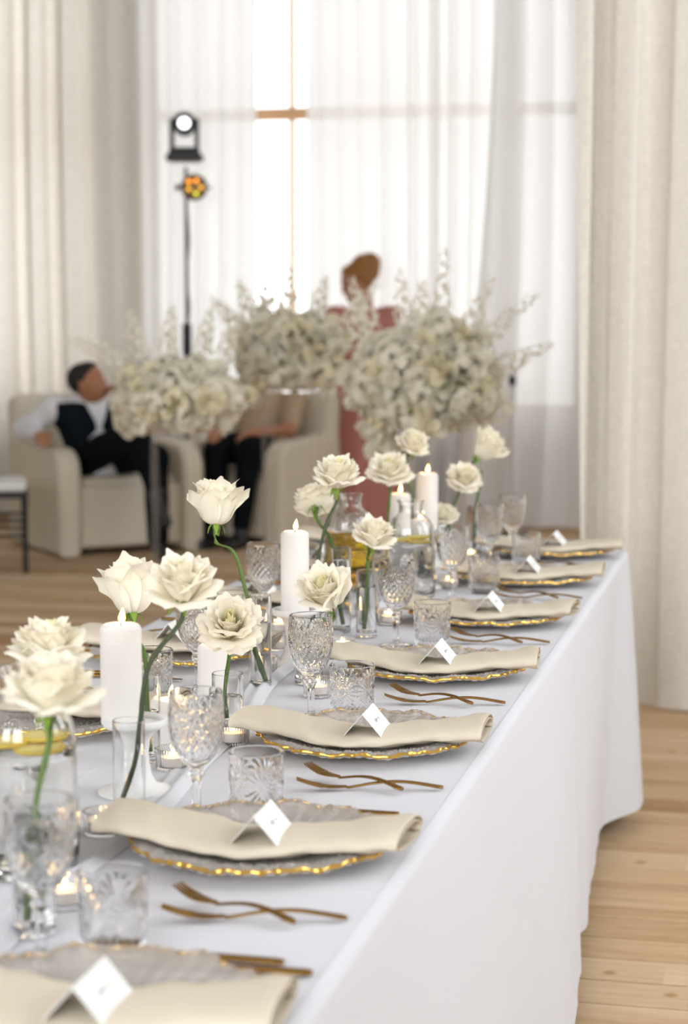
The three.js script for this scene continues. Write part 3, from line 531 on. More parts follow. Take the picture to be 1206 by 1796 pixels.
// slim cylinder vases with water
function vase(x, z, r, h, level, label) {
  const t = thing('bud_vase', label, 'vase', [x, DY + 0.001, z], 0, 'slim glass bud vases'), w = 0.0018;
  part('glass', lathe([[0, 0], [r - 0.001, 0], [r, 0.0012], [r, h - 0.001], [r - w * 0.5, h], [r - w, h - 0.001], [r - w, 0.011], [r - w - 0.003, 0.0085], [0, 0.0075]], 48), M.glass, t);
  if (level) part('water', lathe([[0, 0.0088], [r - w - 0.0035, 0.0095], [r - w - 0.0004, 0.012], [r - w - 0.0004, level], [0, level]], 48), M.water, t);
}
const ROSES = [
  // head centre, stem points from the foot, facing [tilt, heading], prototype, width, vase [x, z, r, h, water], label
  { s: [[-0.795, 0.768, -1.971], [-0.792, 0.836, -1.979], [-0.790, 0.897, -1.986], [-0.786, 0.988, -1.997]], h: [-0.779, 1.018, -2.003], tilt: 0.12, dir: 0.6, p: 1, d: 0.123, v: [-0.789, -1.971, 0.0235, 0.125, 0.09], l: 'big open white rose at the near corner, its stem before the carafe', vl: 'slim clear vase at the near corner, before the lemon water carafe' },
  { s: [[-0.905, 0.766, -2.333], [-0.910, 0.876, -2.345], [-0.915, 0.985, -2.354]], h: [-0.918, 1.003, -2.358], tilt: 0.15, dir: 2.2, p: 2, d: 0.112, v: [-0.904, -2.335, 0.022, 0.125, 0.08], l: 'open white rose rising just behind the biggest near rose', vl: 'slim vase hidden behind the near carafe' },
  { s: [[-0.924, 0.768, -2.772], [-0.928, 0.824, -2.778], [-0.936, 0.917, -2.786], [-0.942, 0.990, -2.792]], h: [-0.955, 1.010, -2.795], tilt: 0.30, dir: 3.5, p: 0, d: 0.105, v: [-0.927, -2.772, 0.02, 0.13, 0.075], l: 'white rose leaning away behind the near lit pillar candle', vl: 'slim clear vase right behind the near candle pedestal' },
  { s: [[-0.866, 0.766, -2.478], [-0.849, 0.823, -2.490], [-0.844, 0.876, -2.497], [-0.834, 0.949, -2.507], [-0.809, 1.040, -2.522]], h: [-0.794, 1.060, -2.530], tilt: 0.42, dir: 0.35, p: 1, d: 0.114, dark: true, v: [-0.856, -2.483, 0.0215, 0.125, 0.0], l: 'white rose on a long curved brown stem, reaching over its neighbour', vl: 'empty slim vase holding the long curved brown stem' },
  { s: [[-0.878, 0.768, -3.027], [-0.882, 0.807, -3.031], [-0.881, 0.880, -3.038]], h: [-0.877, 0.920, -3.046], tilt: 0.85, dir: 0.25, p: 2, d: 0.118, v: [-0.876, -3.027, 0.0255, 0.088, 0.05], l: 'wide open white rose facing the camera, low over a short vase', vl: 'short clear vase under the wide open rose' },
  { s: [[-0.905, 0.764, -3.361], [-0.920, 0.818, -3.365], [-0.942, 0.924, -3.371], [-0.967, 0.994, -3.373], [-0.986, 1.058, -3.375]], h: [-0.996, 1.078, -3.377], tilt: 0.18, dir: 3.3, p: 0, d: 0.104, v: [-0.912, -3.359, 0.020, 0.165, 0.115], l: 'tall single white rose in focus, highest on the near half', vl: 'tall slim vase of water with a slanting green stem' },
  { s: [[-0.843, 0.768, -3.418], [-0.841, 0.831, -3.427], [-0.832, 0.892, -3.434]], h: [-0.815, 0.915, -3.444], tilt: 0.70, dir: -0.15, p: 0, d: 0.104, v: [-0.839, -3.419, 0.025, 0.10, 0.05], l: 'half open white rose just above the sharp goblet', vl: 'clear vase seen through the sharp goblet' },
  { s: [[-0.945, 0.766, -3.895], [-0.940, 0.906, -3.912], [-0.924, 0.986, -3.925], [-0.910, 1.062, -3.935]], h: [-0.905, 1.085, -3.941], tilt: 0.28, dir: 0.4, p: 1, d: 0.122, dark: true, v: [-0.942, -3.897, 0.018, 0.145, 0.06], l: 'tall white rose over the amber carafe, with pointed outer petals', vl: 'narrow vase behind the half open rose' },
  { s: [[-0.904, 0.768, -3.978], [-0.921, 0.879, -3.986], [-0.932, 0.943, -3.990], [-0.948, 1.010, -3.994]], h: [-0.969, 1.026, -3.992], tilt: 0.75, dir: 3.6, p: 2, d: 0.095, v: [-0.907, -3.975, 0.0215, 0.175, 0.15], l: 'white rose turned away behind the tall one over the carafe', vl: 'tall vase of water standing before the amber carafe' },
  { s: [[-0.847, 0.768, -3.931], [-0.845, 0.840, -3.941], [-0.844, 0.904, -3.948], [-0.838, 0.948, -3.954]], h: [-0.834, 0.962, -3.958], tilt: 0.35, dir: 0.9, p: 1, d: 0.108, v: [-0.843, -3.932, 0.0215, 0.135, 0.10], l: 'pale low rose on a thin straight stem before the amber carafe', vl: 'slim vase with a thin straight stem near the goblet' },
  { s: [[-0.972, 0.768, -4.795], [-0.977, 0.890, -4.808], [-0.980, 0.998, -4.818]], h: [-0.978, 1.022, -4.823], tilt: 0.40, dir: 0.1, p: 2, d: 0.124, v: [-0.970, -4.795, 0.021, 0.13, 0.08], l: 'frilly white rose directly above the lower of the paired pillar candles', vl: 'slim vase behind the amber carafe' },
  { s: [[-0.975, 0.768, -5.143], [-0.978, 0.895, -5.156], [-0.982, 1.028, -5.169]], h: [-0.983, 1.062, -5.175], tilt: 0.55, dir: 0.9, p: 1, d: 0.110, v: [-0.975, -5.145, 0.021, 0.13, 0.08], l: 'ruffled white rose, highest of the far group, before the pink dress', vl: 'slim vase behind the paired pillar candles' },
  { s: [[-0.896, 0.768, -5.189], [-0.886, 0.876, -5.203], [-0.877, 0.905, -5.209], [-0.866, 0.948, -5.215]], h: [-0.853, 0.968, -5.222], tilt: 0.75, dir: 0.5, p: 1, d: 0.112, v: [-0.893, -5.190, 0.021, 0.12, 0.08], l: 'cream white rose leaning out beside the higher paired candle', vl: 'slim vase beside the higher paired candle' },
  { s: [[-0.869, 0.768, -5.084], [-0.880, 0.845, -5.091]], h: [-0.890, 0.880, -5.093], tilt: 0.5, dir: -0.4, p: 2, d: 0.092, v: [-0.871, -5.084, 0.021, 0.085, 0.05], l: 'lowest far rose, nestled below the cream leaning one', vl: 'short vase among the far tea lights' },
  { s: [[-0.840, 0.768, -5.300], [-0.839, 0.870, -5.312], [-0.829, 0.979, -5.328], [-0.822, 1.028, -5.337]], h: [-0.813, 1.045, -5.343], tilt: 0.65, dir: 1.6, p: 0, d: 0.108, v: [-0.841, -5.301, 0.021, 0.13, 0.08], l: 'far white rose standing apart, nearest the heavy drape', vl: 'slim vase farthest along the table' },
];
ROSES.forEach((q) => vase(...q.v, q.vl));

// petals: v runs from base to tip; the sheet is wrapped round the flower's axis, cupped, then rolled back at the edge
function petalGeo(o, seed) {
  const rnd = rng(seed), ph = [rnd() * 6, rnd() * 6, rnd() * 6], nv = 16, nu = 12;
  const prof = []; let r = 0.0035, y = 0; prof.push([r, y]);
  const steps = 40; for (let i = 1; i <= steps; i++) { const v = i / steps, al = lerp(o.a0, o.a1, smooth(0, 0.42, v)) + o.flex * Math.pow(smooth(0.55, 1, v), 1.3); r += Math.sin(al) * o.L / steps; y += Math.cos(al) * o.L / steps; prof.push([Math.max(0.001, r), y]); }
  const at = (v) => { const f = clamp(v) * steps, i = Math.min(steps - 1, Math.floor(f)); return [lerp(prof[i][0], prof[i + 1][0], f - i), lerp(prof[i][1], prof[i + 1][1], f - i)]; };
  return surf(nu, nv, (u, v, p) => {
    const s = u * 2 - 1, v2 = v * (1 - o.point * Math.pow(Math.abs(s), 2.0) * v), [rr, yy] = at(v2);
    const w = o.W * Math.pow(Math.sin(Math.min(1, v * 1.02) * 1.9 + 0.08) , 0.75) * (1 - 0.12 * v), R0 = Math.max(rr, o.wrap);
    let ang = s * w / R0; const roll = o.roll * Math.pow(Math.abs(s), 2.6) * smooth(0.35, 1, v);
    const rip = 1.7 * o.rip * v * v * (Math.sin(s * 5 + ph[0]) * 0.6 + Math.sin(s * 9 + v * 4 + ph[1]) * 0.4 + 0.5 * Math.sin(v * 7 + ph[2]));
    const r2 = rr + roll + rip, x = R0 * Math.sin(ang) * (1 + roll / R0 * 0.5), z = r2 - R0 + R0 * Math.cos(ang);
    p.set(x, yy - roll * 0.55 + rip * 0.6, z);
  });
}
const PETAL = {};
[0, 1, 2].forEach((k) => {
  PETAL['core' + k] = petalGeo({ a0: 0.5, a1: -0.10, flex: 0.12, L: 0.040, W: 0.011, wrap: 0.008, point: 0.12, roll: 0.001, rip: 0.001 }, 10 + k);
  PETAL['in' + k] = petalGeo({ a0: 0.95, a1: -0.02, flex: 0.45, L: 0.046, W: 0.0175, wrap: 0.0155, point: 0.14, roll: 0.003, rip: 0.0016 }, 20 + k);
  PETAL['mid' + k] = petalGeo({ a0: 1.15, a1: 0.18, flex: 0.85, L: 0.052, W: 0.0225, wrap: 0.023, point: 0.18, roll: 0.006, rip: 0.0022 }, 30 + k);
  PETAL['out' + k] = petalGeo({ a0: 1.30, a1: 0.55, flex: 1.05, L: 0.056, W: 0.026, wrap: 0.031, point: 0.22, roll: 0.009, rip: 0.0028 }, 40 + k);
  PETAL['low' + k] = petalGeo({ a0: 1.45, a1: 1.05, flex: 0.95, L: 0.055, W: 0.0265, wrap: 0.037, point: 0.26, roll: 0.010, rip: 0.003 }, 50 + k);
});
// three openings of a rose: petals per ring [kind, count, extra tilt, lift]
const OPEN = [
  [['core', 4, 0, 0.006], ['in', 4, 0, 0.004], ['in', 4, 0.12, 0.003], ['mid', 5, -0.12, 0.002], ['mid', 4, 0.10, 0.001], ['out', 4, -0.12, 0]],
  [['core', 5, 0, 0.006], ['in', 4, 0, 0.005], ['in', 4, 0.15, 0.004], ['mid', 5, 0, 0.003], ['mid', 5, 0.2, 0.002], ['out', 5, 0, 0.001], ['low', 5, -0.1, 0]],
  [['core', 5, 0, 0.005], ['in', 5, 0.08, 0.004], ['in', 4, 0.25, 0.004], ['mid', 5, 0.15, 0.002], ['out', 5, -0.1, 0.002], ['out', 5, 0.15, 0.001], ['low', 6, 0.05, 0]],
];
const sepalGeo = surf(4, 8, (u, v, p) => { const s = u * 2 - 1, w = 0.0045 * Math.sin(Math.min(1, v + 0.12) * 2.7), a = 0.2 + v * 2.0; p.set(s * w, 0.002 - 0.022 * v * v + 0.004 * v, 0.004 + 0.018 * v * (1 - 0.3 * v) + 0.001 * s * s); });
const calyxGeo = lathe([[0, -0.014], [0.0042, -0.014], [0.0056, -0.007], [0.0076, -0.002], [0.0080, 0.001], [0.004, 0.004], [0, 0.005]], 12);
ROSES.forEach((q, n) => {
  const base = q.s[0], t = thing('rose', q.l, 'rose', base, 0, 'white roses in slim vases'), rnd = rng(700 + n);
  const rel = ([x, y, z]) => [x - base[0], y - base[1], z - base[2]];
  const head = new THREE.Vector3(...rel(q.h)), axis = V(0, 1, 0), out = V(Math.sin(q.dir), 0, Math.cos(q.dir));
  axis.multiplyScalar(Math.cos(q.tilt)).addScaledVector(out, Math.sin(q.tilt)).normalize();
  const scale = q.d / (q.p === 0 ? 0.076 : 0.112), rec = head.clone().addScaledVector(axis, -0.030 * scale);              // where the petals spring from
  const quat = new THREE.Quaternion().setFromUnitVectors(V(0, 1, 0), axis);
  const pts = [...q.s.slice(0, -1).map(rel), rec.clone().addScaledVector(axis, -0.030).toArray(), rec.clone().addScaledVector(axis, -0.008).toArray()];
  const curve = new THREE.CatmullRomCurve3(pts.map((a) => V(...a)), false, 'centripetal'), NS = 40;
  const fr = curve.computeFrenetFrames(NS), stemG = sweep(Array.from({ length: NS + 1 }, (_, k) => ({ p: curve.getPoint(k / NS), x: fr.normals[k], y: fr.binormals[k] })), (v) => { const r = 0.0034 + 0.0006 * Math.sin(v * 17) ** 8 + 0.0018 * smooth(0.86, 1, v), o = []; for (let i = 0; i < 8; i++) o.push([r * Math.cos(i / 8 * 6.2832), r * Math.sin(i / 8 * 6.2832)]); return o; });
  part('stem', stemG, q.dark ? M.stemDark : M.stem, t);
  const cal = part('calyx', calyxGeo, M.stem, t); cal.position.copy(rec); cal.quaternion.copy(quat);
  const spin = (a) => new THREE.Quaternion().setFromAxisAngle(V(0, 1, 0), a);
  for (let i = 0; i < 4; i++) { const s = part('sepal', sepalGeo, M.sepal, t); s.position.copy(rec); s.quaternion.copy(quat).multiply(spin(i * 1.57 + rnd())); s.scale.setScalar(0.8 + 0.4 * rnd()); }
  let a = rnd() * 6;
  OPEN[q.p].forEach(([kind, count, tilt, lift], ring) => {
    for (let i = 0; i < count; i++) {
      const g = PETAL[kind + Math.floor(rnd() * 3)], m = part('petal', g, kind === 'core' ? M.petalCore : M.petal, t);
      m.position.copy(rec).addScaledVector(axis, lift * scale);
      m.quaternion.copy(quat).multiply(spin(a + i * 6.2832 / count + (rnd() - 0.5) * 0.35)).multiply(new THREE.Quaternion().setFromAxisAngle(V(1, 0, 0), tilt + (rnd() - 0.5) * 0.22));
      m.scale.set(scale * (0.90 + 0.16 * rnd()), scale * (1.18 + 0.22 * rnd()), scale * (0.88 + 0.16 * rnd()));
    }
    a += 0.9;
  });
});
// carafes: a round-shouldered jug with a stoppered neck
function carafe(x, z, r, h, level, liquid, label, lemons) {
  const t = thing('carafe', label, 'carafe', [x, DY + 0.001, z]), w = 0.0022, k = r / 0.058;
  const prof = [[r - 0.004, 0], [r, 0.004], [r, h * 0.60], [r * 0.985, h * 0.67], [r * 0.92, h * 0.745], [r * 0.78, h * 0.805], [r * 0.60, h * 0.845], [r * 0.50, h * 0.88], [r * 0.485, h * 0.94], [r * 0.55, h * 0.985], [r * 0.58, h]];
  const smoothP = new THREE.CatmullRomCurve3(prof.map(([a, b]) => V(a, b, 0)), false, 'centripetal').getPoints(60).map((p) => [p.x, p.y]);
  const inner = smoothP.filter(([, y]) => y > 0.014).map(([a, b]) => [a - w, b]).reverse(); inner[0][1] = h - 0.0006;
  part('glass', lathe([[0, 0], ...smoothP, ...inner, [r - w - 0.004, 0.010], [0, 0.009]], 72), M.glass, t);
  const rin = (y) => { for (let i = 1; i < smoothP.length; i++) if (smoothP[i][1] >= y) return smoothP[i][0]; return r * 0.5; };
  const lp = [[0, 0.0095], [r - w - 0.0045, 0.0105], [r - w - 0.0005, 0.0155]]; for (let i = 1; i <= 12; i++) { const y = lerp(0.0155, level, i / 12); lp.push([rin(y) - w - 0.0006, y]); } lp.push([0, level]);
  part('drink', lathe(lp, 72), liquid, t);
  const rnd = rng(Math.round(x * 1000));
  for (let i = 0; i < (lemons ?? 0); i++) {
    const a = i * 2.4 + 0.5, s = new THREE.Group(); s.name = 'lemon_slice'; t.add(s); s.position.set(Math.cos(a) * r * 0.42, level + 0.0006 + i * 0.0032, Math.sin(a) * r * 0.42); s.rotation.set((rnd() - 0.5) * 0.08, rnd() * 6, (rnd() - 0.5) * 0.08); s.scale.setScalar(Math.min(1, k));
    part('rind', lathe([[0.0265, 0], [0.0300, 0], [0.0306, 0.0022], [0.0300, 0.0044], [0.0265, 0.0044], [0.0265, 0]], 32), M.lemon, s);
    const seg = surf(72, 10, (u, v, p) => { const a = u * 6.2832, r = 0.0268 * v, f = Math.abs(((a * 9 / 6.2832) % 1) - 0.5) * 2; p.set(r * Math.cos(-a), 0.0043 - 0.0014 * smooth(0.78, 1, f) * smooth(0.1, 0.3, v), r * Math.sin(-a)); }, true);
    const under = lathe([[0, 0.0004], [0.0268, 0.0004]], 32);
    part('pulp', join([seg, under]), M.lemonPulp, s);
  }
}
carafe(-0.886, -2.195, 0.060, 0.245, 0.150, M.lemonWater, 'round shouldered glass carafe of lemon water at the near corner', 3);
carafe(-1.027, -4.59, 0.058, 0.225, 0.138, M.amber, 'glass carafe of amber juice in the middle of the table', 0);
carafe(-0.860, -4.49, 0.056, 0.225, 0.128, M.lemonWater, 'far glass carafe of lemon water behind the second goblet', 3);

// ------------------------------------------------------------------ solid forms from distance fields (bodies, clothes)
// naive surface nets over a box; f < 0 inside
function netGeo(f, lo, hi, cell) {
  const n = [0, 1, 2].map((i) => Math.ceil((hi[i] - lo[i]) / cell) + 2), [nx, ny, nz] = n, F = new Float32Array(nx * ny * nz), id = (i, j, k) => (k * ny + j) * nx + i;
  for (let k = 0; k < nz; k++) for (let j = 0; j < ny; j++) for (let i = 0; i < nx; i++) F[id(i, j, k)] = (i === 0 || j === 0 || k === 0 || i === nx - 1 || j === ny - 1 || k === nz - 1) ? 1 : f(lo[0] + i * cell, lo[1] + j * cell, lo[2] + k * cell);
  const vid = new Int32Array(nx * ny * nz).fill(-1), pos = [], idx = [];
  for (let k = 0; k < nz - 1; k++) for (let j = 0; j < ny - 1; j++) for (let i = 0; i < nx - 1; i++) {
    let m = 0; for (let c = 0; c < 8; c++) if (F[id(i + (c & 1), j + ((c >> 1) & 1), k + (c >> 2))] < 0) m |= 1 << c;
    if (m === 0 || m === 255) continue;
    let sx = 0, sy = 0, sz = 0, q = 0;
    for (let a = 0; a < 8; a++) for (const b of [a | 1, a | 2, a | 4]) if (b !== a && ((m >> a) & 1) !== ((m >> b) & 1)) {
      const fa = F[id(i + (a & 1), j + ((a >> 1) & 1), k + (a >> 2))], fb = F[id(i + (b & 1), j + ((b >> 1) & 1), k + (b >> 2))], t = fa / (fa - fb);
      sx += lerp(a & 1, b & 1, t); sy += lerp((a >> 1) & 1, (b >> 1) & 1, t); sz += lerp(a >> 2, b >> 2, t); q++;
    }
    vid[id(i, j, k)] = pos.length / 3; pos.push(lo[0] + (i + sx / q) * cell, lo[1] + (j + sy / q) * cell, lo[2] + (k + sz / q) * cell);
  }
  const quad = (a, b, c, d, flip) => { if (a < 0 || b < 0 || c < 0 || d < 0) return; flip ? idx.push(a, c, b, a, d, c) : idx.push(a, b, c, a, c, d); };
  for (let k = 1; k < nz - 1; k++) for (let j = 1; j < ny - 1; j++) for (let i = 1; i < nx - 1; i++) {
    const s = F[id(i, j, k)] < 0;
    if (s !== F[id(i + 1, j, k)] < 0) quad(vid[id(i, j - 1, k - 1)], vid[id(i, j, k - 1)], vid[id(i, j, k)], vid[id(i, j - 1, k)], !s);
    if (s !== F[id(i, j + 1, k)] < 0) quad(vid[id(i - 1, j, k - 1)], vid[id(i - 1, j, k)], vid[id(i, j, k)], vid[id(i, j, k - 1)], !s);
    if (s !== F[id(i, j, k + 1)] < 0) quad(vid[id(i - 1, j - 1, k)], vid[id(i, j - 1, k)], vid[id(i, j, k)], vid[id(i - 1, j, k)], !s);
  }
  const g = new THREE.BufferGeometry(); g.setAttribute('position', new THREE.Float32BufferAttribute(pos, 3)); g.setIndex(idx); g.computeVertexNormals(); return g;
}
const smin = (a, b, k) => { const h = Math.max(k - Math.abs(a - b), 0) / k; return Math.min(a, b) - h * h * k * 0.25; };
function bone(p, q, ra, rb) {
  const d = [q[0] - p[0], q[1] - p[1], q[2] - p[2]], L = d[0] * d[0] + d[1] * d[1] + d[2] * d[2] || 1e-9;
  return (x, y, z) => { const ax = x - p[0], ay = y - p[1], az = z - p[2], t = clamp((ax * d[0] + ay * d[1] + az * d[2]) / L), bx = ax - d[0] * t, by = ay - d[1] * t, bz = az - d[2] * t; return Math.sqrt(bx * bx + by * by + bz * bz) - lerp(ra, rb, t); };
}
function blend(list, k) { return (x, y, z) => { let d = 10; for (const f of list) d = smin(d, f(x, y, z), k); return d; }; }
function bounds(pts, pad) { const lo = [1e9, 1e9, 1e9], hi = [-1e9, -1e9, -1e9]; for (const p of pts) for (let i = 0; i < 3; i++) { lo[i] = Math.min(lo[i], p[i] - pad); hi[i] = Math.max(hi[i], p[i] + pad); } return [lo, hi]; }
const mix3 = (a, b, t) => a.map((x, i) => lerp(x, b[i], t)), add3 = (a, b, s = 1) => a.map((x, i) => x + b[i] * s);
function cross3(a, b) { return [a[1] * b[2] - a[2] * b[1], a[2] * b[0] - a[0] * b[2], a[0] * b[1] - a[1] * b[0]]; }
const unit3 = (a) => { const l = Math.hypot(...a) || 1; return a.map((x) => x / l); };
// a hand: palm and five fingers bent towards `down`; d points from the wrist along the hand, s to the thumb's side
function handBones(w, d, down, s, curl = 0.5) {
  d = unit3(d); s = unit3(s); down = unit3(down);
  const out = [bone(w, add3(w, d, 0.05), 0.027, 0.026)], k = add3(w, d, 0.075);
  [0.029, 0.010, -0.010, -0.028].forEach((o, i) => {
    const len = [0.036, 0.040, 0.038, 0.030][i], a = add3(add3(w, d, 0.070), s, o), b = add3(add3(a, d, len * (1 - 0.4 * curl)), down, len * curl), c = add3(add3(b, d, len * 0.8 * (1 - 1.1 * curl)), down, len * 0.8);
    out.push(bone(add3(add3(w, d, 0.03), s, o * 0.8), a, 0.014, 0.0105), bone(a, b, 0.010, 0.0092), bone(b, c, 0.0092, 0.0078));
  });
  const t0 = add3(add3(w, d, 0.020), s, 0.024), t1 = add3(add3(t0, d, 0.030), s, 0.026), t2 = add3(add3(t1, d, 0.028), down, 0.012);
  out.push(bone(t0, t1, 0.0135, 0.011), bone(t1, t2, 0.0105, 0.009));
  return out;
}
// a head about c: facing f (unit), up u
function headBones(c, f, u) {
  const s = unit3(cross3(u, f)), at = (a, b, d) => add3(add3(add3(c, f, a), u, b), s, d);
  return {
    skull: [bone(at(-0.018, 0.030, 0), at(0.018, 0.034, 0), 0.083, 0.078), bone(at(0.030, 0.0, 0), at(0.052, -0.070, 0), 0.066, 0.040), bone(at(0.04, -0.03, 0.028), at(0.05, -0.06, 0.014), 0.035, 0.03), bone(at(0.04, -0.03, -0.028), at(0.05, -0.06, -0.014), 0.035, 0.03)],
    face: [bone(at(0.088, 0.018, 0), at(0.106, -0.026, 0), 0.010, 0.0135), bone(at(0.086, 0.028, 0.034), at(0.090, 0.030, 0.010), 0.010, 0.010), bone(at(0.086, 0.028, -0.034), at(0.090, 0.030, -0.010), 0.010, 0.010), bone(at(0.088, -0.054, 0.018), at(0.088, -0.054, -0.018), 0.009, 0.009), bone(at(0.080, -0.088, 0.008), at(0.080, -0.088, -0.008), 0.016, 0.016),
      bone(at(-0.008, 0.022, 0.080), at(-0.012, -0.022, 0.076), 0.014, 0.009), bone(at(-0.008, 0.022, -0.080), at(-0.012, -0.022, -0.076), 0.014, 0.009)], at,
  };
}
function person(label, spec) {
  const t = thing('person', label, 'person', spec.at);
  const rel = (p) => [p[0] - spec.at[0], p[1] - spec.at[1], p[2] - spec.at[2]];
  spec.build(t, rel); return t;
}
const CELL = 0.012;
// ---- the seated man
const CH = { c: [-3.948, 0, -11.067], turn: R(40.5), W: 0.88, D: 0.84 };
{
  const FX = [Math.sin(CH.turn), 0, Math.cos(CH.turn)], SX = [Math.cos(CH.turn), 0, -Math.sin(CH.turn)];   // the armchair's front and its right, seen from the camera
  person('seated man in dark vest, white shirt and black trousers, legs crossed, hand at his mouth', { at: [-3.88, 0, -10.9], build(t, rel) {
    const hipC = [-3.915, 0.555, -10.90], chest = [-3.965, 0.755, -10.87], neck = [-3.945, 0.85, -10.81], head = [-3.93, 0.972, -10.75];
    const shR = [-4.115, 0.83, -10.73], shL = [-3.795, 0.815, -10.95], elR = [-4.33, 0.70, -10.78], wrR = [-4.165, 0.69, -10.58], elL = [-3.60, 0.66, -10.78], wrL = [-3.665, 0.930, -10.60];
    const hipR = [-3.985, 0.545, -10.83], hipL = [-3.84, 0.545, -10.96], knL = [-3.50, 0.56, -10.66], anL = [-3.435, 0.10, -10.50], knR = [-3.555, 0.69, -10.52], anR = [-3.415, 0.40, -10.43];
    const pt = [hipC, chest, neck, head, shR, shL, elR, wrR, elL, wrL, hipR, hipL, knL, anL, knR, anR].map(rel);
    const [hc, ch, nk, hd, sR, sL, eR, wR, eL, wL, hR, hL, kL, aL, kR, aR] = pt;
    const face = unit3([0.93, 0.22, 0.04]), up = unit3([-0.25, 0.95, 0.08]), H = headBones(hd, face, up);
    const handR = handBones(wR, [0.55, -0.12, 0.75], [0.2, -1, 0.1], [0.75, 0.1, -0.5], 0.45), handL = handBones(wL, [-0.9, 0.28, 0.0], [-0.3, -0.8, -0.2], [0.1, 0.3, 0.9], 0.5);
    const bodyF = blend([...H.skull, bone(nk, add3(hd, up, -0.06), 0.058, 0.055), bone(nk, ch, 0.055, 0.095), bone(ch, hc, 0.10, 0.10), bone(ch, sR, 0.07, 0.045), bone(ch, sL, 0.07, 0.045), bone(sR, eR, 0.05, 0.04), bone(eR, wR, 0.04, 0.028), bone(sL, eL, 0.05, 0.04), bone(eL, wL, 0.04, 0.028), bone(hR, kR, 0.085, 0.055), bone(kR, aR, 0.055, 0.035), bone(hL, kL, 0.085, 0.055), bone(kL, aL, 0.055, 0.035)], 0.035);
    const fineF = blend([...H.face, ...handR, ...handL], 0.012);
    const [lo, hi] = bounds(pt, 0.17);
    part('body', netGeo((x, y, z) => { const a = bodyF(x, y, z); return a > 0.25 ? a : smin(a, fineF(x, y, z), 0.014); }, lo, hi, 0.010), M.skin, t);
    const torso = [bone(nk, ch, 0.070, 0.155), bone(ch, hc, 0.165, 0.165), bone(ch, sR, 0.11, 0.075), bone(ch, sL, 0.11, 0.075)];
    const shirtF = blend([...torso, bone(add3(nk, [0, -0.01, 0]), add3(nk, unit3(add3(hd, nk, -1)), 0.035), 0.068, 0.068), bone(sR, eR, 0.070, 0.058), bone(eR, wR, 0.058, 0.040), bone(sL, eL, 0.070, 0.058), bone(eL, add3(wL, [0.005, -0.02, 0]), 0.058, 0.040)], 0.04);
    const sb = bounds([nk, ch, hc, sR, sL, eR, wR, eL, wL], 0.18);
    part('shirt', netGeo((x, y, z) => Math.max(shirtF(x, y, z), y - (nk[1] + 0.05)), ...sb, CELL), M.shirt, t);
    // waistcoat: hugs the torso, open in front so that the shirt shows above and below the button
    const vestF = blend(torso, 0.04), lat = (x, y, z) => (x - ch[0]) * SX[0] + (z - ch[2]) * SX[2], fr = (x, y, z) => (x - ch[0]) * FX[0] + (z - ch[2]) * FX[2];
    part('waistcoat', netGeo((x, y, z) => { const d = vestF(x, y, z) - 0.014, l = lat(x, y, z) + 0.02, yy = y - (ch[1] - 0.035); const open = Math.abs(l - 0.02) - (0.012 + (yy > 0 ? 0.42 * yy : -0.75 * yy)); return Math.max(d, -(Math.max(open, -fr(x, y, z) - 0.02)), Math.abs(lat(x, y, z)) - 0.225, y - (nk[1] + 0.015)); }, ...bounds([nk, ch, hc, sR, sL], 0.2), CELL), M.vest, t);
    const trF = blend([bone(hR, hL, 0.125, 0.125), bone(add3(hc, [0, 0.02, 0]), hc, 0.15, 0.15), bone(hR, kR, 0.105, 0.078), bone(kR, mix3(kR, aR, 0.9), 0.075, 0.058), bone(hL, kL, 0.105, 0.078), bone(kL, mix3(kL, aL, 0.95), 0.075, 0.060)], 0.03);
    part('trousers', netGeo((x, y, z) => Math.max(trF(x, y, z), y - (hc[1] + 0.10) - 2 * Math.max(0, Math.hypot(x - hc[0], z - hc[2]) - 0.20)), ...bounds([hc, hR, hL, kR, aR, kL, aL], 0.2), CELL), M.blackCloth, t);
    for (const [a, dir] of [[aL, [0.5, -0.30, 0.85]], [aR, [0.42, -0.95, 0.30]]]) {
      const d = unit3(dir), toe = add3(a, d, 0.19), heel = add3(a, d, -0.01), low = a === aL ? [0, -0.055, 0] : [-0.04, -0.01, -0.01];
      part('shoe', netGeo(blend([bone(add3(heel, low, 0.7), add3(toe, low, 0.2), 0.040, 0.033), bone(a, add3(heel, low, 0.5), 0.044, 0.044)], 0.02), ...bounds([a, toe, heel, add3(heel, low)], 0.08), 0.009), M.black, t);
    }
    const hair = blend(H.skull.slice(0, 1), 0.03), hh = (x, y, z) => { const dx = x - hd[0], dy = y - hd[1], dz = z - hd[2]; return [dx * face[0] + dy * face[1] + dz * face[2], dx * up[0] + dy * up[1] + dz * up[2]]; };
    part('hair', netGeo((x, y, z) => { const [a, b] = hh(x, y, z); return Math.max(hair(x, y, z) - 0.010, (a * 1.1 - b * 1.15) + 0.012); }, ...bounds([hd], 0.15), 0.008), M.hairDark, t);
  } });
}
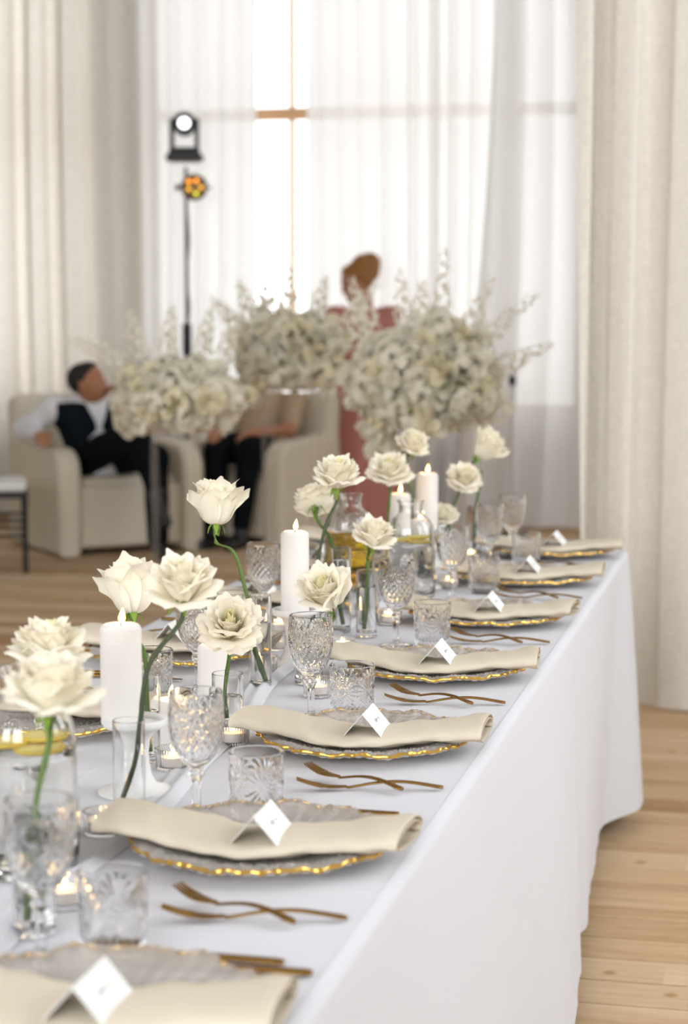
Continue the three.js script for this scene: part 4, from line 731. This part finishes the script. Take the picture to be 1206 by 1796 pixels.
// ---- the standing woman in pink
person('standing woman in a long dusty pink dress, ginger hair pinned up', { at: [-2.655, 0, -12.150], build(t, rel) {
  const pel = [-2.655, 0.95, -12.150], ch = [-2.645, 1.24, -12.130], nk = [-2.655, 1.42, -12.130], hd = [-2.680, 1.555, -12.110], sR = [-2.810, 1.36, -12.090], sL = [-2.490, 1.36, -12.170], eR = [-2.855, 1.10, -11.990], wR = [-2.845, 1.225, -11.810], eL = [-2.440, 1.09, -12.090], wL = [-2.615, 1.10, -11.910], aR = [-2.755, 0.09, -12.110], aL = [-2.555, 0.09, -12.150];
  const face = unit3([-0.80, -0.30, 0.35]), up = unit3([-0.25, 0.95, 0.1]), pts = [pel, ch, nk, hd, sR, sL, eR, wR, eL, wL, aR, aL].map(rel), [p, c, n, h, r, l, er, wr, el, wl, ar, al] = pts, H = headBones(h, face, up);
  const body = blend([...H.skull, bone(n, add3(h, up, -0.06), 0.048, 0.046), bone(n, c, 0.06, 0.10), bone(c, p, 0.10, 0.12), bone(c, r, 0.07, 0.045), bone(c, l, 0.07, 0.045), bone(r, er, 0.042, 0.033), bone(er, wr, 0.034, 0.023), bone(l, el, 0.042, 0.033), bone(el, wl, 0.034, 0.023), bone(p, ar, 0.09, 0.035), bone(p, al, 0.09, 0.035), bone(ar, add3(ar, [-0.03, -0.055, 0.12]), 0.04, 0.028), bone(al, add3(al, [0.0, -0.055, 0.12]), 0.04, 0.028)], 0.035);
  const fine = blend([...H.face, ...handBones(wr, [-0.2, 0.2, 0.9], [0.3, -0.9, 0], [0.9, 0.3, 0.1], 0.5), ...handBones(wl, [-0.8, 0.1, 0.6], [0, -1, 0.2], [-0.3, 0.3, 0.9], 0.4)], 0.012);
  part('body', netGeo((x, y, z) => { const a = body(x, y, z); return a > 0.25 ? a : smin(a, fine(x, y, z), 0.014); }, ...bounds(pts, 0.16), 0.011), M.skinPale, t);
  const W = mix3(p, c, 0.55), dress = blend([bone(c, W, 0.135, 0.115), bone(W, add3(p, [0, 0.02, 0]), 0.115, 0.165), bone(c, r, 0.095, 0.062), bone(c, l, 0.095, 0.062), bone(r, mix3(r, er, 0.75), 0.066, 0.070), bone(l, mix3(l, el, 0.75), 0.066, 0.070)], 0.04);
  part('dress', netGeo((x, y, z) => {
    const a = Math.atan2(z - p[2], x - p[0]), rr = Math.hypot(x - p[0], z - p[2]), f = clamp((p[1] + 0.02 - y) / 0.95), skirt = Math.max(rr - (0.160 + 0.085 * f + 0.016 * f * Math.sin(a * 9) + 0.008 * f * Math.sin(a * 17 + 1)), y - p[1] - 0.02, 0.015 - y);
    return Math.max(smin(dress(x, y, z), skirt * 0.9, 0.03), y - (n[1] - 0.015));
  }, ...bounds([n, c, p, r, l, er, el, [p[0] - 0.2, 0.0, p[2] - 0.2], [p[0] + 0.2, 0.0, p[2] + 0.2]], 0.18), 0.013), M.pink, t);
  t.position.x += 0.015; t.position.z -= 0.05;
  const hair = blend([...H.skull.slice(0, 1), bone(H.at(-0.085, 0.070, 0.0), H.at(-0.105, 0.085, 0), 0.062, 0.055), bone(H.at(-0.05, 0.10, 0.02), H.at(-0.10, 0.03, -0.02), 0.045, 0.04)], 0.03);
  part('hair', netGeo((x, y, z) => { const d = [x - h[0], y - h[1], z - h[2]], a = d[0] * face[0] + d[1] * face[1] + d[2] * face[2], b = d[0] * up[0] + d[1] * up[1] + d[2] * up[2]; return Math.max(hair(x, y, z) - 0.012, a * 1.2 - b * 1.0 - 0.010) + 0.004 * Math.sin(x * 160) * Math.sin(y * 140) * Math.sin(z * 150); }, ...bounds([h], 0.24), 0.009), M.hairGinger, t);
} });
// ---- the guest seated behind the flower stands
const CH2 = { c: [-3.18, 0, -11.68], turn: R(-12), W: 0.74, D: 0.74 };
person('guest in a beige top sitting in the armchair behind the flower stands', { at: [-2.95, 0, -11.25], build(t, rel) {
  t.position.set(-3.129, 0, -11.652); t.rotation.y = R(30);               // turned with the armchair
  const hip = [-2.97, 0.57, -11.27], ch = [-2.90, 0.80, -11.33], nk = [-2.90, 0.95, -11.31], hd = [-2.93, 1.075, -11.29], sR = [-3.05, 0.90, -11.42], sL = [-2.77, 0.90, -11.20], eR = [-3.22, 0.69, -11.28], wR = [-3.30, 0.665, -11.08], eL = [-2.86, 0.68, -11.02], wL = [-3.08, 0.665, -10.98], kR = [-3.30, 0.56, -11.02], kL = [-3.14, 0.56, -10.90], aR = [-3.36, 0.10, -10.92], aL = [-3.22, 0.10, -10.80];
  const pts = [hip, ch, nk, hd, sR, sL, eR, wR, eL, wL, kR, kL, aR, aL].map(rel), [p, c, n, h, r, l, er, wr, el, wl, kr, kl, ar, al] = pts, face = unit3([-0.8, 0, 0.55]), up = [0, 1, 0], H = headBones(h, face, up);
  const body = blend([...H.skull, bone(n, add3(h, up, -0.06), 0.05, 0.048), bone(n, c, 0.06, 0.11), bone(c, p, 0.12, 0.13), bone(c, r, 0.08, 0.05), bone(c, l, 0.08, 0.05), bone(r, er, 0.045, 0.038), bone(er, wr, 0.038, 0.026), bone(l, el, 0.045, 0.038), bone(el, wl, 0.038, 0.026), bone(p, kr, 0.10, 0.06), bone(kr, ar, 0.058, 0.035), bone(p, kl, 0.10, 0.06), bone(kl, al, 0.058, 0.035)], 0.035);
  const fine = blend([...H.face, ...handBones(wr, [-0.3, -0.1, 0.9], [0, -1, 0], [0.9, 0, 0.2], 0.4), ...handBones(wl, [-0.9, -0.05, 0.3], [0, -1, 0], [-0.2, 0, -0.9], 0.4)], 0.012);
  part('body', netGeo((x, y, z) => { const a = body(x, y, z); return a > 0.25 ? a : smin(a, fine(x, y, z), 0.014); }, ...bounds(pts, 0.16), 0.011), M.skin, t);
  const top = blend([bone(n, c, 0.07, 0.15), bone(c, add3(p, [0, 0.02, 0]), 0.155, 0.165), bone(c, r, 0.11, 0.07), bone(c, l, 0.11, 0.07), bone(r, mix3(r, er, 0.85), 0.065, 0.058), bone(l, mix3(l, el, 0.85), 0.065, 0.058)], 0.04);
  part('top', netGeo((x, y, z) => Math.max(top(x, y, z), y - n[1] - 0.02), ...bounds([n, c, p, r, l, er, el], 0.19), CELL), M.beige, t);
  const tr = blend([bone(p, kr, 0.135, 0.08), bone(kr, mix3(kr, ar, 0.9), 0.076, 0.055), bone(p, kl, 0.135, 0.08), bone(kl, mix3(kl, al, 0.9), 0.076, 0.055)], 0.03);
  part('trousers', netGeo((x, y, z) => Math.max(tr(x, y, z), y - p[1] - 0.09), ...bounds([p, kr, kl, ar, al], 0.17), CELL), M.blackCloth, t);
  for (const a of [ar, al]) part('shoe', netGeo(blend([bone(add3(a, [0, -0.055, 0]), add3(a, [-0.10, -0.062, 0.13]), 0.042, 0.034), bone(a, add3(a, [0, -0.04, 0]), 0.042, 0.044)], 0.02), ...bounds([a, add3(a, [-0.1, -0.06, 0.13])], 0.07), 0.010), M.black, t);
  const hair = blend(H.skull.slice(0, 1), 0.03);
  part('hair', netGeo((x, y, z) => { const d = [x - h[0], y - h[1], z - h[2]], a = d[0] * face[0] + d[2] * face[2]; return Math.max(hair(x, y, z) - 0.011, a * 1.1 - d[1] * 1.1 + 0.01); }, ...bounds([h], 0.15), 0.009), M.hairGrey, t);
} });

// ------------------------------------------------------------------ armchairs and the black chair
function armchair(label, { c, turn, W, D }) {
  const t = thing('armchair', label, 'armchair', c, turn, 'cream armchairs'), aw = 0.135;
  // arm: side profile with a rounded top that slopes to the front, thick and softly edged
  const arm = () => { const s = new THREE.Shape(); s.moveTo(-D / 2, 0.045); s.lineTo(D / 2, 0.045); s.lineTo(D / 2 + 0.005, 0.47); s.quadraticCurveTo(D / 2, 0.565, D / 2 - 0.10, 0.58); s.lineTo(-D / 2 + 0.05, 0.60); s.quadraticCurveTo(-D / 2, 0.60, -D / 2, 0.56); s.closePath(); const g = new THREE.ExtrudeGeometry(s, { depth: aw - 0.07, bevelEnabled: true, bevelThickness: 0.035, bevelSize: 0.035, bevelSegments: 5, curveSegments: 10 }); g.rotateY(-Math.PI / 2); g.translate((aw - 0.07) / 2, 0, 0); return g; };
  const ga = arm();
  for (const s of [-1, 1]) part('arm', ga, M.upholstery, t).position.x = s * (W / 2 - aw / 2);
  part('seat_base', rbox(W - 2 * aw + 0.02, 0.355, D - 0.04, 0.03, 0, 0.2225, 0.02), M.upholstery, t);
  part('seat_cushion', rbox(W - 2 * aw + 0.005, 0.08, D - 0.14, 0.035, 0, 0.405, 0.03, 5), M.upholstery, t);
  const b = part('backrest', rbox(W - 0.02, 0.62, 0.17, 0.07, 0, 0.31, 0, 5), M.upholstery, t); b.position.set(0, 0.27, -D / 2 + 0.06); b.rotation.x = -0.13;
  for (const x of [-1, 1]) for (const z of [-1, 1]) part('leg', cyl(0.018, 0.024, 0.06, x * (W / 2 - 0.08), 0.03, z * (D / 2 - 0.08), 12), M.black, t);
}
armchair('cream upholstered armchair with the man in the dark vest sitting in it', CH);
armchair('cream upholstered armchair with the guest in beige sitting in it', CH2);
{
  const t = thing('dining_chair', 'black framed chair with a white seat cushion beside the armchair', 'chair', [-4.214, 0, -9.975], R(112));
  const sw = 0.40, sh = 0.40;
  for (const [x, z] of [[0.19, 0.19], [-0.19, 0.19], [0.18, -0.18], [-0.18, -0.18]]) part('leg', cyl(0.014, 0.018, sh, x, sh / 2, z, 12), M.black, t);
  part('seat_frame', rbox(sw + 0.02, 0.035, sw + 0.02, 0.012, 0, sh + 0.015, 0), M.black, t);
  part('cushion', rbox(sw, 0.055, sw, 0.024, 0, sh + 0.058, 0, 4), M.cushion, t);
  for (const [x, z, r] of [[0, 0.19, 0], [0, -0.18, 0], [0.185, 0, 1], [-0.185, 0, 1]]) for (const y of [0.20, 0.28]) { const g = new THREE.CylinderGeometry(0.009, 0.009, 0.37, 10); r ? g.rotateX(Math.PI / 2) : g.rotateZ(Math.PI / 2); g.translate(x, y, z); part('stretcher', g, M.black, t); }
  for (const x of [-0.18, 0.18]) part('back_post', cyl(0.014, 0.012, 0.46, x, sh + 0.24, -0.19, 12), M.black, t);
  for (const y of [0.60, 0.84]) { const g = new THREE.CylinderGeometry(0.010, 0.010, 0.36, 10); g.rotateZ(Math.PI / 2); g.translate(0, y, -0.19); part('back_rail', g, M.black, t); }
  for (let i = -2; i <= 2; i++) part('spindle', cyl(0.006, 0.006, 0.24, i * 0.06, 0.72, -0.19, 8), M.black, t);
}

// ------------------------------------------------------------------ tall flower arrangements on clear stands
const floretGeo = (() => {      // a loose ball of cupped petals
  const list = [], rnd = rng(5);
  for (let i = 0; i < 22; i++) {
    const g = surf(3, 3, (u, v, p) => { const s = u * 2 - 1, w = 0.018 * Math.sin(0.5 + v * 2.2); p.set(s * w, v * 0.030, 0.012 * v * v + 0.006 * s * s); });
    const q = new THREE.Quaternion().setFromUnitVectors(V(0, 1, 0), V(rnd() * 2 - 1, rnd() * 1.7 - 0.55, rnd() * 2 - 1).normalize()); g.applyQuaternion(q); const o = V(0, 1, 0).applyQuaternion(q).multiplyScalar(0.004); g.translate(o.x, o.y, o.z); list.push(g);
  }
  return join(list);
})();
const clusterGeo = (() => {     // hydrangea-like head of small four-petalled stars
  const list = [], rnd = rng(8);
  for (let i = 0; i < 26; i++) {
    const d = V(rnd() * 2 - 1, rnd() * 1.6 - 0.4, rnd() * 2 - 1).normalize(), q = new THREE.Quaternion().setFromUnitVectors(V(0, 0, 1), d);
    for (let k = 0; k < 4; k++) { const g = surf(2, 2, (u, v, p) => { const s = u * 2 - 1, w = 0.0062 * Math.sin(0.35 + v * 2.5); p.set(s * w, v * 0.0125, 0.0035 * v); }); g.rotateZ(k * 1.571 + i); g.applyQuaternion(q); g.translate(d.x * 0.030, d.y * 0.030, d.z * 0.030); list.push(g); }
  }
  return join(list);
})();
function spikeGeo(len, seed) {  // a delphinium spire: stem, florets thinning to buds
  const list = [tube([[0, 0, 0], [0.006, len * 0.5, 0.004], [0.012, len, 0.0]], 0.0022, 10, 5)], rnd = rng(seed);
  for (let i = 0; i < 32; i++) {
    const f = i / 32, y = len * (0.18 + 0.82 * f), a = i * 2.4, r = lerp(0.036, 0.007, f * f) * (0.8 + 0.4 * rnd()), s = lerp(1.15, 0.38, f * f) * (0.8 + 0.4 * rnd());
    for (let k = 0; k < 5; k++) { const g = surf(2, 2, (u, v, p) => { const w = 0.0075 * Math.sin(0.4 + v * 2.4); p.set((u * 2 - 1) * w, v * 0.016, 0.004 * v); }); g.rotateZ(k * 1.2566); g.scale(s, s, s); g.rotateY(a + (rnd() - 0.5)); g.translate(Math.sin(a) * r, y, Math.cos(a) * r); list.push(g); }
  }
  return join(list);
}
const leafGeo = surf(4, 8, (u, v, p) => { const s = u * 2 - 1; p.set(s * 0.014 * Math.sin(0.15 + v * 2.85), v * 0.07 - 0.012 * v * v, 0.018 * v * v + 0.004 * s * s); });
const SPIKES = [spikeGeo(0.26, 1), spikeGeo(0.34, 2), spikeGeo(0.42, 3)];
function arrangement(label, standLabel, [x, z], topY, w, turn, rx, ry, rz, nBlossom, spikes, seed, off = [0, 0]) {
  const st = thing('flower_stand', standLabel, 'stand', [x, 0, z], turn, 'clear flower stands');
  for (const sx of [-1, 1]) for (const sz of [-1, 1]) part('post', rbox(0.018, topY - 0.022, 0.018, 0.003, sx * (w / 2 - 0.010), 0.01 + (topY - 0.022) / 2, sz * (w / 2 - 0.010)), M.acrylic, st);
  part('base_plate', rbox(w, 0.01, w, 0.002, 0, 0.005, 0), M.acrylic, st); part('top_plate', rbox(w, 0.012, w, 0.002, 0, topY - 0.006, 0), M.acrylic, st);
  const t = thing('flower_arrangement', label, 'flowers', [x, topY, z], 0, 'white flower arrangements'), rnd = rng(seed);
  part('bowl', lathe([[0, 0], [0.07, 0], [0.095, 0.03], [0.10, 0.07], [0.095, 0.07], [0.088, 0.032], [0.065, 0.006], [0, 0.006]], 32), M.ceramic, t);
  const cy = ry * 0.78;
  for (let i = 0; i < nBlossom; i++) {                     // shell of the mass, denser outside
    const g = i * 2.399963, h = 1 - 2 * (i + 0.5) / nBlossom, rr = Math.sqrt(1 - h * h), k = 0.70 + 0.36 * rnd();
    const lump = 1 + 0.22 * noise2(Math.cos(g) * rr * 2 + seed, h * 2, seed);
    const p = V(off[0] + rx * k * lump * rr * Math.cos(g), cy + ry * k * lump * h, off[1] + rz * k * lump * rr * Math.sin(g));
    if (p.y < 0.035 && Math.abs(p.x) < w / 2 + 0.05 && Math.abs(p.z) < w / 2 + 0.05) p.y = 0.075 + 0.02 * rnd();
    const big = rnd(), m = part(big < 0.55 ? 'blossom' : 'flower_cluster', big < 0.55 ? floretGeo : clusterGeo, rnd() < 0.24 ? M.blossomCream : M.blossom, t);
    m.position.copy(p); m.rotation.set(rnd() * 0.8, rnd() * 6.28, rnd() * 0.8); m.scale.setScalar(1.15 + 0.8 * rnd());
  }
  for (let i = 0; i < Math.round(nBlossom * 0.42); i++) {   // leaves between
    const g = rnd() * 6.283, h = rnd() * 1.8 - 0.95, rr = Math.sqrt(Math.max(0, 1 - h * h)), k = 0.72 + 0.3 * rnd();
    const m = part('leaf', leafGeo, M.leaf, t); m.position.set(off[0] + rx * k * rr * Math.cos(g), Math.max(0.10, cy + ry * k * h), off[1] + rz * k * rr * Math.sin(g)); m.rotation.set(rnd() * 3, rnd() * 6.28, rnd() * 3); m.scale.setScalar(0.8 + 0.6 * rnd());
  }
  for (const [kind, px, py, pz, lean, head] of spikes) { const m = part('flower_spike', SPIKES[kind], M.blossom, t); m.position.set(px, py, pz); m.rotation.set(0, head, 0); m.rotateZ(-lean); }
}
arrangement('rounded white flower arrangement on a clear stand beside the seated man', 'clear four posted stand before the armchair of the seated man', [-2.60, -8.2], 0.885, 0.20, 0.22, 0.27, 0.165, 0.21, 150,
  [[0, -0.14, 0.27, 0, -0.25, 0], [0, -0.03, 0.28, 0.02, 0.1, 0], [0, 0.20, 0.26, 0, 0.35, 0], [1, -0.18, 0.26, 0, -1.15, 0], [0, 0.1, 0.28, -0.05, 0.2, 0]], 31);
arrangement('white flower arrangement on a clear stand, middle and rearmost of the three', 'clear four posted stand before the guest in beige', [-2.25, -8.85], 1.035, 0.24, 0.1, 0.265, 0.19, 0.21, 150,
  [[1, -0.10, 0.25, 0, -0.15, 0], [1, -0.02, 0.26, 0, 0.05, 0], [0, -0.2, 0.24, 0, -0.8, 0], [0, 0.1, 0.27, 0, 0.25, 0], [1, 0.2, 0.22, 0, 0.65, 0], [0, -0.15, 0.26, 0.05, -0.35, 0]], 32);
arrangement('largest white flower arrangement with tall spires, in front of the sheer curtains', 'clear four posted stand under the largest arrangement', [-1.405, -7.8], 0.935, 0.24, 0.25, 0.275, 0.215, 0.22, 190,
  [[2, 0.02, 0.30, 0, 0.06, 0], [1, 0.10, 0.29, 0.02, 0.42, 0], [2, 0.10, 0.26, 0, 0.85, 0], [1, -0.10, 0.30, 0, -0.12, 0], [1, -0.20, 0.28, 0.02, -0.4, 0], [1, -0.28, 0.26, 0, -0.15, 0], [1, 0.17, 0.20, 0, 1.15, 0], [0, -0.06, 0.33, 0.05, 0.1, 0]], 33, [0.0, 0]);
{ // the sprays that hang down at the near side of the largest arrangement
  const t = scene.children.filter((c) => c.name.startsWith('flower_arrangement')).pop(), rnd = rng(77);
  for (let i = 0; i < 46; i++) { const f = rnd(), m = part(i % 2 ? 'blossom' : 'flower_cluster', i % 2 ? floretGeo : clusterGeo, rnd() < 0.3 ? M.blossomCream : M.blossom, t); m.position.set(-0.20 + (rnd() - 0.5) * 0.14 * (1 - 0.4 * f), 0.06 - 0.20 * f, 0.05 + (rnd() - 0.5) * 0.14); m.rotation.set(rnd(), rnd() * 6, rnd()); m.scale.setScalar(0.7 + 0.5 * rnd()); }
}

// ------------------------------------------------------------------ stage lighting stand
{
  const t = thing('light_stand', 'black tripod stand of the stage lights before the sheer curtain', 'stand', [-3.80, 0, -12.25]);
  part('pole', cyl(0.014, 0.012, 2.10, 0, 1.23, 0, 12), M.black, t);
  part('lower_tube', cyl(0.02, 0.02, 1.22, 0, 0.62, 0, 12), M.black, t);
  part('collar', cyl(0.030, 0.030, 0.20, 0, 1.195, 0, 16), M.black, t);
  for (let i = 0; i < 3; i++) { const a = i * 2.094 + 0.5; part('leg', tube([[0, 0.55, 0], [Math.sin(a) * 0.13, 0.28, Math.cos(a) * 0.13], [Math.sin(a) * 0.26, 0.012, Math.cos(a) * 0.26]], 0.012, 8, 8), M.black, t); }
  part('cable', tube([[0.012, 2.0, 0.012], [0.022, 1.8, 0.016], [0.004, 1.6, 0.02], [0.024, 1.4, 0.02], [0.014, 1.25, 0.03], [0.02, 0.8, 0.022], [0.03, 0.3, 0.03], [0.08, 0.015, 0.06]], 0.005, 60, 6), M.black, t);
  // moving head
  const m = thing('moving_head_light', 'black moving head stage light with a glowing white lens, on top of the stand', 'stage light', [-3.807, 2.338, -12.25], R(16));
  part('base', rbox(0.20, 0.075, 0.19, 0.02, 0, 0.012, 0), M.black, m);
  part('base_flange', rbox(0.235, 0.04, 0.16, 0.012, 0, 0.0, 0), M.black, m);
  for (const s of [-1, 1]) { const sh = new THREE.Shape(); sh.moveTo(-0.055, 0.03); sh.lineTo(0.055, 0.03); sh.lineTo(0.05, 0.19); sh.quadraticCurveTo(0.045, 0.245, 0, 0.245); sh.quadraticCurveTo(-0.045, 0.245, -0.05, 0.19); sh.closePath(); const g = new THREE.ExtrudeGeometry(sh, { depth: 0.020, bevelEnabled: true, bevelSize: 0.004, bevelThickness: 0.004, bevelSegments: 2 }); g.rotateY(Math.PI / 2); g.translate(s * 0.078 - 0.010, 0, 0); part('yoke_arm', g, M.black, m); }
  part('yoke_bridge', rbox(0.175, 0.035, 0.10, 0.01, 0, 0.048, 0), M.black, m);
  const h = new THREE.Group(); h.name = 'lamp_head'; m.add(h); h.position.set(0, 0.205, 0); h.rotation.x = -0.08;
  const hg = lathe([[0, -0.08], [0.050, -0.078], [0.066, -0.05], [0.071, 0.02], [0.072, 0.07], [0.066, 0.078], [0.040, 0.074], [0, 0.070]], 36); hg.rotateX(Math.PI / 2); part('housing', hg, M.black, h);
  const lg = lathe([[0, 0.086], [0.02, 0.083], [0.036, 0.0755], [0, 0.073]], 36); lg.rotateX(Math.PI / 2); part('lens', lg, M.lens, h);
  const sl = new THREE.SpotLight(C(0.95, 0.97, 1), 0.25, 0, R(18), 0.5, 2); sl.name = 'stage_beam'; sl.position.set(0, 0, 0.10); h.add(sl); sl.target.position.set(0, 0, 2); h.add(sl.target); sl.castShadow = true;
  // par light with six diodes
  const p = thing('par_light', 'round black par light with orange and yellow diodes, clamped below the moving head', 'stage light', [-3.730, 2.149, -12.20], R(16));
  const bg = lathe([[0, -0.07], [0.05, -0.068], [0.078, -0.03], [0.084, 0.03], [0.082, 0.045], [0.077, 0.045], [0.076, 0.03], [0, 0.028]], 40); bg.rotateX(Math.PI / 2); part('housing', bg, M.black, p);
  [[-0.034, 0.036, 'ledOrange'], [0.014, 0.042, 'ledOrange'], [0.046, 0.0, 'ledAmber'], [0.012, -0.040, 'ledGreen'], [-0.036, -0.012, 'ledAmber']].forEach(([x, y, k]) => { const g = cyl(0.0125, 0.0125, 0.006, 0, 0, 0, 20); g.rotateX(Math.PI / 2); g.translate(x, y, 0.034); part('diode', g, M[k], p); });
  part('centre_screw', (() => { const g = cyl(0.008, 0.008, 0.006, 0, 0, 0, 12); g.rotateX(Math.PI / 2); g.translate(0.004, 0.004, 0.032); return g; })(), M.black, p);
  const y = tube([[-0.088, 0, 0], [-0.10, 0.0, -0.05], [-0.07, 0.01, -0.095], [0, 0.012, -0.10], [0.07, 0.01, -0.095], [0.10, 0, -0.05], [0.088, 0, 0]], 0.008, 30, 6); part('yoke', y, M.black, p);
  part('knob', (() => { const g = cyl(0.018, 0.018, 0.03, 0, 0, 0, 12); g.rotateZ(Math.PI / 2); g.translate(-0.105, 0, 0); return g; })(), M.black, p);
  const pl = new THREE.PointLight(C(1, 0.45, 0.05), 0.02, 0, 2); pl.name = 'diode_glow'; pl.position.set(0, 0, 0.10); p.add(pl);
}
// small dark fittings by the drape
{
  const t = thing('microphone_stand', 'thin grey stand with a small black head before the sheer curtain', 'stand', [-1.69, 0, -12.1]);
  part('pole', cyl(0.010, 0.012, 0.92, 0, 0.47, 0, 10), M.tin, t); part('base', lathe([[0, 0], [0.12, 0], [0.12, 0.012], [0.02, 0.02], [0, 0.02]], 28), M.black, t);
  part('head', lathe([[0, 0.92], [0.018, 0.925], [0.024, 0.955], [0.02, 0.985], [0, 0.995]], 20), M.black, t);
  const s = thing('black_speaker', 'small black speaker on a pole peeking out behind the heavy drape', 'speaker', [-0.752, 0, -7.42], R(-20));
  part('pole', cyl(0.012, 0.012, 0.98, 0.03, 0.50, 0, 10), M.black, s); part('base', lathe([[0, 0], [0.11, 0], [0.11, 0.012], [0.02, 0.02], [0, 0.02]], 28).translate(0.03, 0, 0), M.black, s);
  part('cabinet', rbox(0.09, 0.11, 0.10, 0.012, 0.03, 1.04, 0), M.black, s);
}
scene.traverse((o) => { if (o.isMesh) { o.castShadow = true; o.receiveShadow = true; } });
renderer.render(scene, camera);
